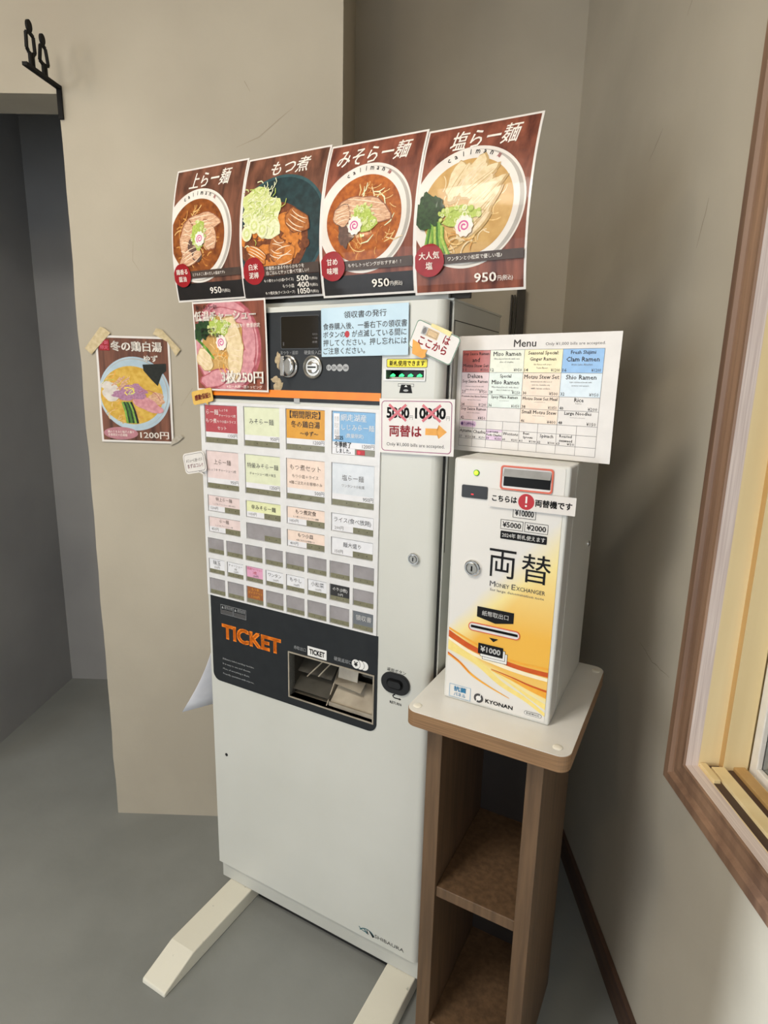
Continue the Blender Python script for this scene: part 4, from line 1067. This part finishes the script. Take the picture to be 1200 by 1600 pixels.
d1 = mth('SUBTRACT', mth('MULTIPLY_ADD', xx, 1.20, .150), mth('ADD', zz, wob))
y1 = mth('MULTIPLY', d1, 11.0, clamp=True)
d2 = mth('SUBTRACT', zz, mth('MULTIPLY_ADD', xx, -.33, .098))
y2 = mth('MULTIPLY', d2, 40.0, clamp=True)
yel = mth('MULTIPLY', y1, y2)
low = mth('MULTIPLY', mth('SUBTRACT', .15, mth('ABSOLUTE', mth('SUBTRACT', zz, .135))), 8.0, clamp=True)
cr = nt.nodes.new('ShaderNodeValToRGB'); cr.color_ramp.elements[0].color = hx('dcdad6'); cr.color_ramp.elements[1].color = hx('e9b44a')
e_ = cr.color_ramp.elements.new(.45); e_.color = hx('eddc98')
nt.links.new(mth('MULTIPLY', yel, mth('MULTIPLY_ADD', low, .5, .5)), cr.inputs['Fac']); nt.links.new(cr.outputs['Color'], pb.inputs['Base Color'])
b = MB(); b.box(0, EW, 0.0, .052, 0.0, EH, EXWHITE)
dr = b.build('door', EX, bevel=.0045, seg=3)
b = MB(); m0 = front(.0); a = Art(b, front(.0009))
INS = [(.0925, .4262), (.1728, .4262), (.1728, .4562), (.0925, .4562)]
b.prism(rrpts(.0055, .006, .1955, .4635, .003), m0, 0, .0009, FR)
OR1 = pm('printed_deep_orange', 'cf5a1e', 'c24e18', scale=60, rough=.35); OR2 = pm('printed_light_orange', 'efae3e', 'e8a434', scale=60, rough=.35); YL1 = pm('printed_lemon', 'f0dc8a', 'ead47c', scale=60, rough=.35); WHS = pm('printed_sheen', 'f3e9cf', 'efe3c4', scale=60, rough=.35)
X0, X1 = .0057, .1953
def curve(pts, n=18):
    out = []
    for k in range(n + 1):
        t = k / n * (len(pts) - 1); i = min(int(t), len(pts) - 2); f = t - i
        p0 = pts[max(i - 1, 0)]; p1 = pts[i]; p2 = pts[i + 1]; p3 = pts[min(i + 2, len(pts) - 1)]
        out.append(tuple(.5 * ((2 * p1[j]) + (-p0[j] + p2[j]) * f + (2 * p0[j] - 5 * p1[j] + 4 * p2[j] - p3[j]) * f * f + (-p0[j] + 3 * p1[j] - 3 * p2[j] + p3[j]) * f ** 3) for j in (0, 1)))
    return out
def sw(pts, w0, w1, h, mat, mid=None):
    C_ = curve(pts); n = len(C_) - 1
    a.clip = (X0, .007, X1, .46)
    ws = [(w0 + (w1 - w0) * k / n) if mid is None else (w0 * (1 - k / n) ** 2 + 2 * mid * (k / n) * (1 - k / n) + w1 * (k / n) ** 2) for k in range(n + 1)]
    a.ribbon(C_, ws, h, mat); a.clip = None
sw([(.000, .147), (.045, .130), (.090, .116), (.140, .108), (.200, .109)], .004, .004, 2, OR2, .004)
sw([(.000, .137), (.045, .118), (.090, .107), (.140, .099), (.200, .098)], .013, .009, 3, OR1, .007)
sw([(.000, .128), (.050, .106), (.100, .096), (.150, .090), (.200, .088)], .004, .006, 2, WHS, .010)
sw([(.000, .096), (.030, .081), (.055, .062), (.090, .047), (.130, .034)], .005, .001, 4, OR2, .006)
sw([(.000, .098), (.028, .083), (.052, .064)], .003, .0008, 5, OR1)
sw([(.000, .112), (.060, .092), (.110, .060), (.160, .040), (.200, .018)], .016, .006, 1, YL1, .010)
sw([(.092, .081), (.130, .073), (.165, .064), (.200, .058)], .001, .014, 3, OR2, .004)
sw([(.092, .083), (.130, .077), (.165, .070), (.200, .066)], .001, .004, 4, OR1, .003)
sw([(.100, .078), (.135, .062), (.170, .046), (.200, .034)], .001, .012, 2, YL1, .005)
# print
bx = a
def boxed(t, x0, z0, x1, z1): a.frame(x0, z0, x1, z1, .0007, 6, PRK); a.text(t, x0 + .0035, z0 + .0035, x1 - .0035, z1 - .0035, 6, PRK, .02)
boxed('¥10000', .1125, .3728, .1522, .3910); boxed('¥5000', .0920, .3502, .1318, .3672); boxed('¥2000', .1345, .3502, .1745, .3672)
a.rr(.0930, .3325, .1740, .3468, .0015, 6, PRK); a.text('2024年 新札使えます', .0960, .3355, .1712, .3440, 7, PRW, .015)
a.text('両', .0755, .2610, .1240, .3125, 6, PRK, .0, res=3); a.text('替', .1345, .2610, .1850, .3125, 6, PRK, .0, res=3)
a.text('M', .0795, .2425, .0895, .2525, 6, PRDG); a.text('ONEY', .0905, .2425, .1150, .2500, 6, PRDG); a.text('E', .1195, .2425, .1265, .2525, 6, PRDG); a.text('XCHANGER', .1278, .2425, .1785, .2500, 6, PRDG); a.text('for large denomination note', .0805, .2320, .1775, .2385, 6, PRMG, res=1)
a.poly([(.0590, .1795), (.0945, .1725), (.1275, .1795), (.1275, .1995), (.0590, .1995)], 6, PRK); a.text('紙幣取出口', .0685, .1835, .1180, .1935, 7, PRW, .01)
a.poly([(.0845, .1435), (.1020, .1435), (.0932, .1365)], 6, PRK)
for k in (2, 1, 0):
    dx, dz = .0042 * k, -.0052 * k
    a.rr(.0652 + dx, .1088 + dz, .1128 + dx, .1292 + dz, .001, 6 + (2 - k) * 2, PRK)
    if k: a.rr(.0660 + dx, .1096 + dz, .1120 + dx, .1284 + dz, .001, 7 + (2 - k) * 2, PRW)
a.text('¥1000', .0700, .1135, .1080, .1245, 12, PRW, .025)
SKY = pm('printed_sky_blue', '3f9fd0', '3894c6', scale=60, rough=.4)
a.frame(.0125, .0065, .0555, .0330, .0006, 6, SKY); a.text('抗菌', .0215, .0195, .0465, .0300, 6, SKY, .03); a.text('パネル', .0220, .0095, .0460, .0175, 6, SKY, .01)
a.ell(.0717, .0180, .0092, .0092, 6, PRDG, 32); a.ell(.0717, .0180, .0050, .0050, 7, PRW, 24)
for t_ in (.8, 3.9): a.ribbon([(.0717 + .0045 * math.cos(t_), .0180 + .0045 * math.sin(t_)), (.0717 + .0096 * math.cos(t_ + .35), .0180 + .0096 * math.sin(t_ + .35))], .0016, 8, PRW)
a.text('KYONAN', .0850, .0128, .1375, .0205, 6, PRK, .025)
a.rr(.1590, .0120, .1905, .0195, .0036, 6, PRDG); a.rr(.1597, .0127, .1898, .0188, .003, 7, PRW); a.text('新紙幣対応', .1625, .0138, .1872, .0178, 8, PRDG, .02, res=1)
b.build('printed_panel', dr, label='printed front with yellow glow and orange swooshes')
SAL = pm('salmon_trim', 'd9694f', 'cf6047', scale=40, rough=.35)
b = MB()
b.prism(rrpts(.0868, .4200, .1765, .4615, .005), front(0), .0009, .0035, SAL, holes=[rrpts(.0895, .4227, .1738, .4588, .004)])
b.prism(rrpts(.0895, .4227, .1738, .4588, .004), front(0), .0009, .0022, BEZEL, holes=[INS])
b.box(.0925, .1728, -.0018, -.0010, .4262, .4562, BLACKG)
b.add([(.0925, -.0020, .4562), (.1728, -.0020, .4562), (.1728, -.0075, .4435), (.0925, -.0075, .4435)], [(0, 1, 2, 3)], pm('grey_bill_guide', '8f8f8e', '7e7e7d', scale=30, rough=.5))
b.add([(.0925, -.0075, .4435), (.1728, -.0075, .4435), (.1728, -.0015, .4425), (.0925, -.0015, .4425)], [(0, 1, 2, 3)], BLACKG)
b.build('bill_inserter', dr, label='bill inserter with salmon trim')
b = MB(); a = Art(b, front(.0030))
b.prism(rrpts(.0175, .3985, .0650, .4210, .0025), front(0), .0009, .0030, BLACKPL); a.rect(.0355, .4045, .0400, .4060, 1, REDLED)
b.build('display', dr, label='black display window')
b = MB(); b.lathe([(.0055, .0009), (.0055, .0022), (.0045, .003)], front(0), pm('lamp_ring_green', '6c9a2a', rough=.3), 24, .0428, .4440); b.lathe([(.0040, .003), (.0036, .0045), (.0020, .0055)], front(0), LIME, 20, .0428, .4440)
b.build('power_lamp', dr, label='glowing lime power lamp')
lock('lock', dr, .0460, .2706, .0152, .0009)
b = MB(); a = Art(b, front(.0009))
b.prism(rrpts(.0438, .1500, .1412, .1668, .0080), front(0), .0009, .0022, SAL, holes=[rrpts(.0455, .1517, .1395, .1651, .0066)])
b.prism(rrpts(.0455, .1517, .1395, .1651, .0066), front(0), .0009, .0018, BEZEL, holes=[[(.0485, .1560), (.1370, .1560), (.1370, .1612), (.0485, .1612)]])
b.box(.0485, .1370, -.0012, -.0008, .1560, .1612, BLACKG)
b.build('bill_outlet', dr, label='bill outlet with salmon trim')
# strip label on the exchanger
b, a, done = sheet('label_strip', .1475, .0305, mw(.684 + .0692, .067 + .0055, TZ + .3882), AL, .0, mat=PAPER, margin=0)
a.text('こちらは', .0060, .0105, .0500, .0215, 1, PRK, .035); a.ell(.0660, .0150, .0138, .0138, 1, PRR, 36); a.rr(.0645, .0125, .0675, .0245, .0012, 2, PRW); a.ell(.0660, .0080, .0018, .0018, 2, PRW, 14)
a.text('両替機です', .0810, .0085, .1420, .0215, 1, PRK, .035)
o = done(); tag(o, 'white paper label strip with a red exclamation disc on the money exchanger', 'label')

# English menu on top of the exchanger
MY = -.625
b, a, done = sheet('english_menu', .303, .216, (.116, 1.174, TZ + EH + .0012), MY, 0, lambda x, y: (.0025 * math.sin(y * 14) * (x / .3), 0), 8, margin=.001)
xs = [.0105, .0690, .1365, .2070, .2775]; zs = [.1895, .1493, .1090, .0856, .0605, .0445, .0245, .0092]
cards = {k: pm('menu_cell_' + k, *v, scale=60, rough=.45, coat=.5) for k, v in dict(red=('b5605a', 'ad5852'), green=('dfe2d0', 'd8dbc8'), yellow=('ece0b4', 'e6d9aa'), blue=('7fb0df', '78a8d8'), pink=('dcc6c8', 'd5bec0'), mint=('d8e2da', 'd0dbd2'), peach=('e6d2bc', 'dfcab3'), ice=('cfdde6', 'c7d6e0'), rose=('d9bcd6', 'd2b3cf')).items()}
MI = pm('menu_ink', '3a3535', rough=.5)
def cell(c, r, col, lines, no, pr_, sub=()):
    x0, x1 = xs[c], xs[c + 1]; z1, z0 = zs[r], zs[r + 1]; Hc = z1 - z0; Wc = x1 - x0
    if col: a.rect(x0, z0, x1, z1, 1, cards[col])
    n = len(lines) 
    for i, t in enumerate(lines):
        top = .93 - .26 * i if Hc > .03 else .95; hgt = .20 if Hc > .03 else .30
        a.text(t, x0 + Wc * .04, z0 + Hc * (top - hgt), x1 - Wc * .04, z0 + Hc * top, 4, MI, .015, res=1, align='c')
    sy = (.93 - .26 * n if Hc > .03 else .60)
    for i, t in enumerate(sub): a.text(t, x0 + Wc * .10, z0 + Hc * (sy - .10 - .14 * i), x1 - Wc * .10, z0 + Hc * (sy - .02 - .14 * i), 4, PRMG, res=1, align='c')
    if no: a.text(no, x0 + .002, z0 + Hc * .05, x0 + .009, z0 + Hc * .05 + .0055, 4, MI, .01, res=1)
    if pr_: a.text(pr_, x1 - .019, z0 + Hc * .05, x1 - .003, z0 + Hc * .05 + .0055, 4, MI, .0, res=1)
cell(0, 0, 'red', ['Soy Sauce Ramen', 'and', 'Motsu Stew Set'], '11', '¥1350')
cell(1, 0, 'green', ['Miso Ramen'], '12', '¥950', ('Miso-based broth with one', 'slice of chashu.'))
cell(2, 0, 'yellow', ['Seasonal Special:', 'Ginger Ramen'], '14', '¥1200', ('Shio Ramen with ginger', 'Yuzu flavor.'))
cell(3, 0, 'blue', ['Fresh Shijimi', 'Clam Ramen'], '16', '¥1200', ('from Lake Abashiri.',))
cell(0, 1, 'pink', ['Deluxe', 'Soy Sauce Ramen'], '21', '¥950', ('Soy sauce-based broth with', 'two slices of chashu.'))
cell(1, 1, 'mint', ['Special', 'Miso Ramen'], '28', '¥1250', ('Miso-based broth with three', 'slices of chashu and egg.'))
cell(2, 1, 'peach', ['Motsu Stew Set'], '30', '¥500', ('Simmered pork offal served', 'with rice. Available only', 'with ramen orders.'))
cell(3, 1, 'ice', ['Shio Ramen'], '32', '¥950', ('Light salt-based broth with', 'wontons and spinach.'))
cell(0, 2, 'pink', ['Premium Soy Sauce Ramen'], '34', '¥1200', ('with three slices of chashu',))
cell(1, 2, 'mint', ['Spicy Miso Ramen'], '36', '¥1050', ('Spicy miso-based broth',))
cell(2, 2, 'peach', ['Motsu Stew Set Meal'], '38', '¥1050', ('served with rice and soup',))
cell(3, 2, None, ['Rice'], '40', '¥200', ('Refill free.',))
cell(0, 3, 'pink', ['Soy Sauce Ramen'], '42', '¥850', ('with one slice of chashu',))
cell(2, 3, 'peach', ['Small Motsu Stew'], '46', '¥400', ('Available only with orders',))
cell(3, 3, None, ['Large Noodles'], '48', '¥150', ('Increase your noodle portion',))
xs8 = [xs[0]] + [v for i in range(4) for v in ((xs[i] + xs[i + 1]) / 2, xs[i + 1])]
a.rr(xs[0] + .001, .0465, .0470, .0585, .0055, 2, cards['rose']); a.text('❶TOPPING', .0140, .0490, .0440, .0560, 4, pm('menu_purple', '5a2f78', rough=.5), .02, res=1)
for i, (l, p_) in enumerate((('Ajitama', '¥150'), ('Chashu', '¥250'), ('Low-temp\nPork Chashu', '¥250'), ('Wontons', '¥200'), ('Bean\nSprouts', '¥100'), ('Spinach', '¥100'), ('Roasted\nseaweed', '¥50'))):
    x0, x1 = xs8[i], xs8[i + 1]
    if i == 2: a.rect(x0, zs[6], x1, zs[5], 1, cards['rose'])
    a.text(l, x0 + .0015, .0312 if '\n' in l else .0345, x1 - .0015, .0438 if '\n' in l else .0425, 4, MI, .015, res=1, align='c'); a.text(str(57 + i), x0 + .001, .0258, x0 + .007, .0300, 4, MI, .01, res=1); a.text(p_, x1 - .015, .0258, x1 - .002, .0300, 4, MI, res=1)
LN = .0006
for z in zs: a.rect(xs[0], z - LN / 2, xs[-1], z + LN / 2, 3, PRMG)
for x in xs: a.rect(x - LN / 2, zs[-1], x + LN / 2, zs[0], 3, PRMG)
for i in (1, 3, 5, 7): a.rect(xs8[i] - LN / 2, zs[-1], xs8[i] + LN / 2, zs[4], 3, PRMG)
a.text('Menu', .1145, .1940, .1570, .2070, 1, MI, .015); a.text('Only ¥1,000 bills are accepted.', .1745, .1945, .2775, .2010, 1, MI, .0)
o = done(); tag(o, 'laminated English menu sheet standing on top of the money exchanger', 'menu')

# ================================================================== RESTROOM SIGN
SX = -.8985
RS = empty('restroom_sign', (SX, YA, 2.165)); tag(RS, 'black iron restroom sign with two outline figures, projecting over the doorway', 'sign')
b = MB()
b.box(-.0065, .0065, -.006, -.0004, -.072, .006, BLKIRON); b.prism([(-.0004, -.002), (-.0004, .007), (-.150, -.0065), (-.150, -.0150)], lambda y, z, h: (h, y, z), -.0065, .0065, BLKIRON)
b.build('bracket', RS, bevel=.001)
def figure(yc, skirt, s):
    b = MB(); zc = .0055 + .09 * yc; m = lambda y, z, h: (h, yc + y, zc + z + .09 * y)
    t = .0026
    b.prism(circ(0, .083 * s, .0105 * s, 20, .0125 * s), m, -t, t, BLKIRON)
    A3 = Art(b, lambda y, z, h: (h, yc + y, .006 + z))
    def bar(pts, w_):
        for i in range(len(pts) - 1):
            (ya, za), (yb, zb) = pts[i], pts[i + 1]; dy, dz = yb - ya, zb - za; l = math.hypot(dy, dz); nx, nz_ = -dz / l * w_ / 2, dy / l * w_ / 2
            b.prism([(ya + nx, za + nz_), (ya - nx, za - nz_), (yb - nx, zb - nz_), (yb + nx, zb + nz_)], m, -t, t, BLKIRON)
    w_ = .0072
    if skirt: body = [(0, .070), (-.011, .066), (-.019, .030), (-.012, .028), (-.008, .026)]
    else: body = [(0, .070), (-.014, .066), (-.016, .034), (-.010, .030), (-.0085, .026)]
    for sg in (-1, 1):
        bar([(sg * y * s * -1, z * s) for y, z in body], w_)
        bar([(sg * .0055 * s, .030 * s), (sg * .0055 * s, 0)], w_ * 1.1)
    return b.build('figure', RS, label='outlined woman figure' if skirt else 'outlined man figure')
figure(-.118, False, 1.05); figure(-.064, True, .98)

# ================================================================== POLE BEHIND
b = MB(); b.box(-.013, .013, -.02, .0, 0, 1.76, CONDM); b.tube([(-.030, -.008, 0), (-.030, -.008, 1.74)], .004, CONDM); b.tube([(-.021, -.010, 0), (-.021, -.010, 1.74)], .003, CONDM)
o = b.build('conduit', None, .0008); o.location = (.412, YB - .001, 0)
tag(o, 'dark conduit with cables on the recess wall behind the machines', 'conduit')
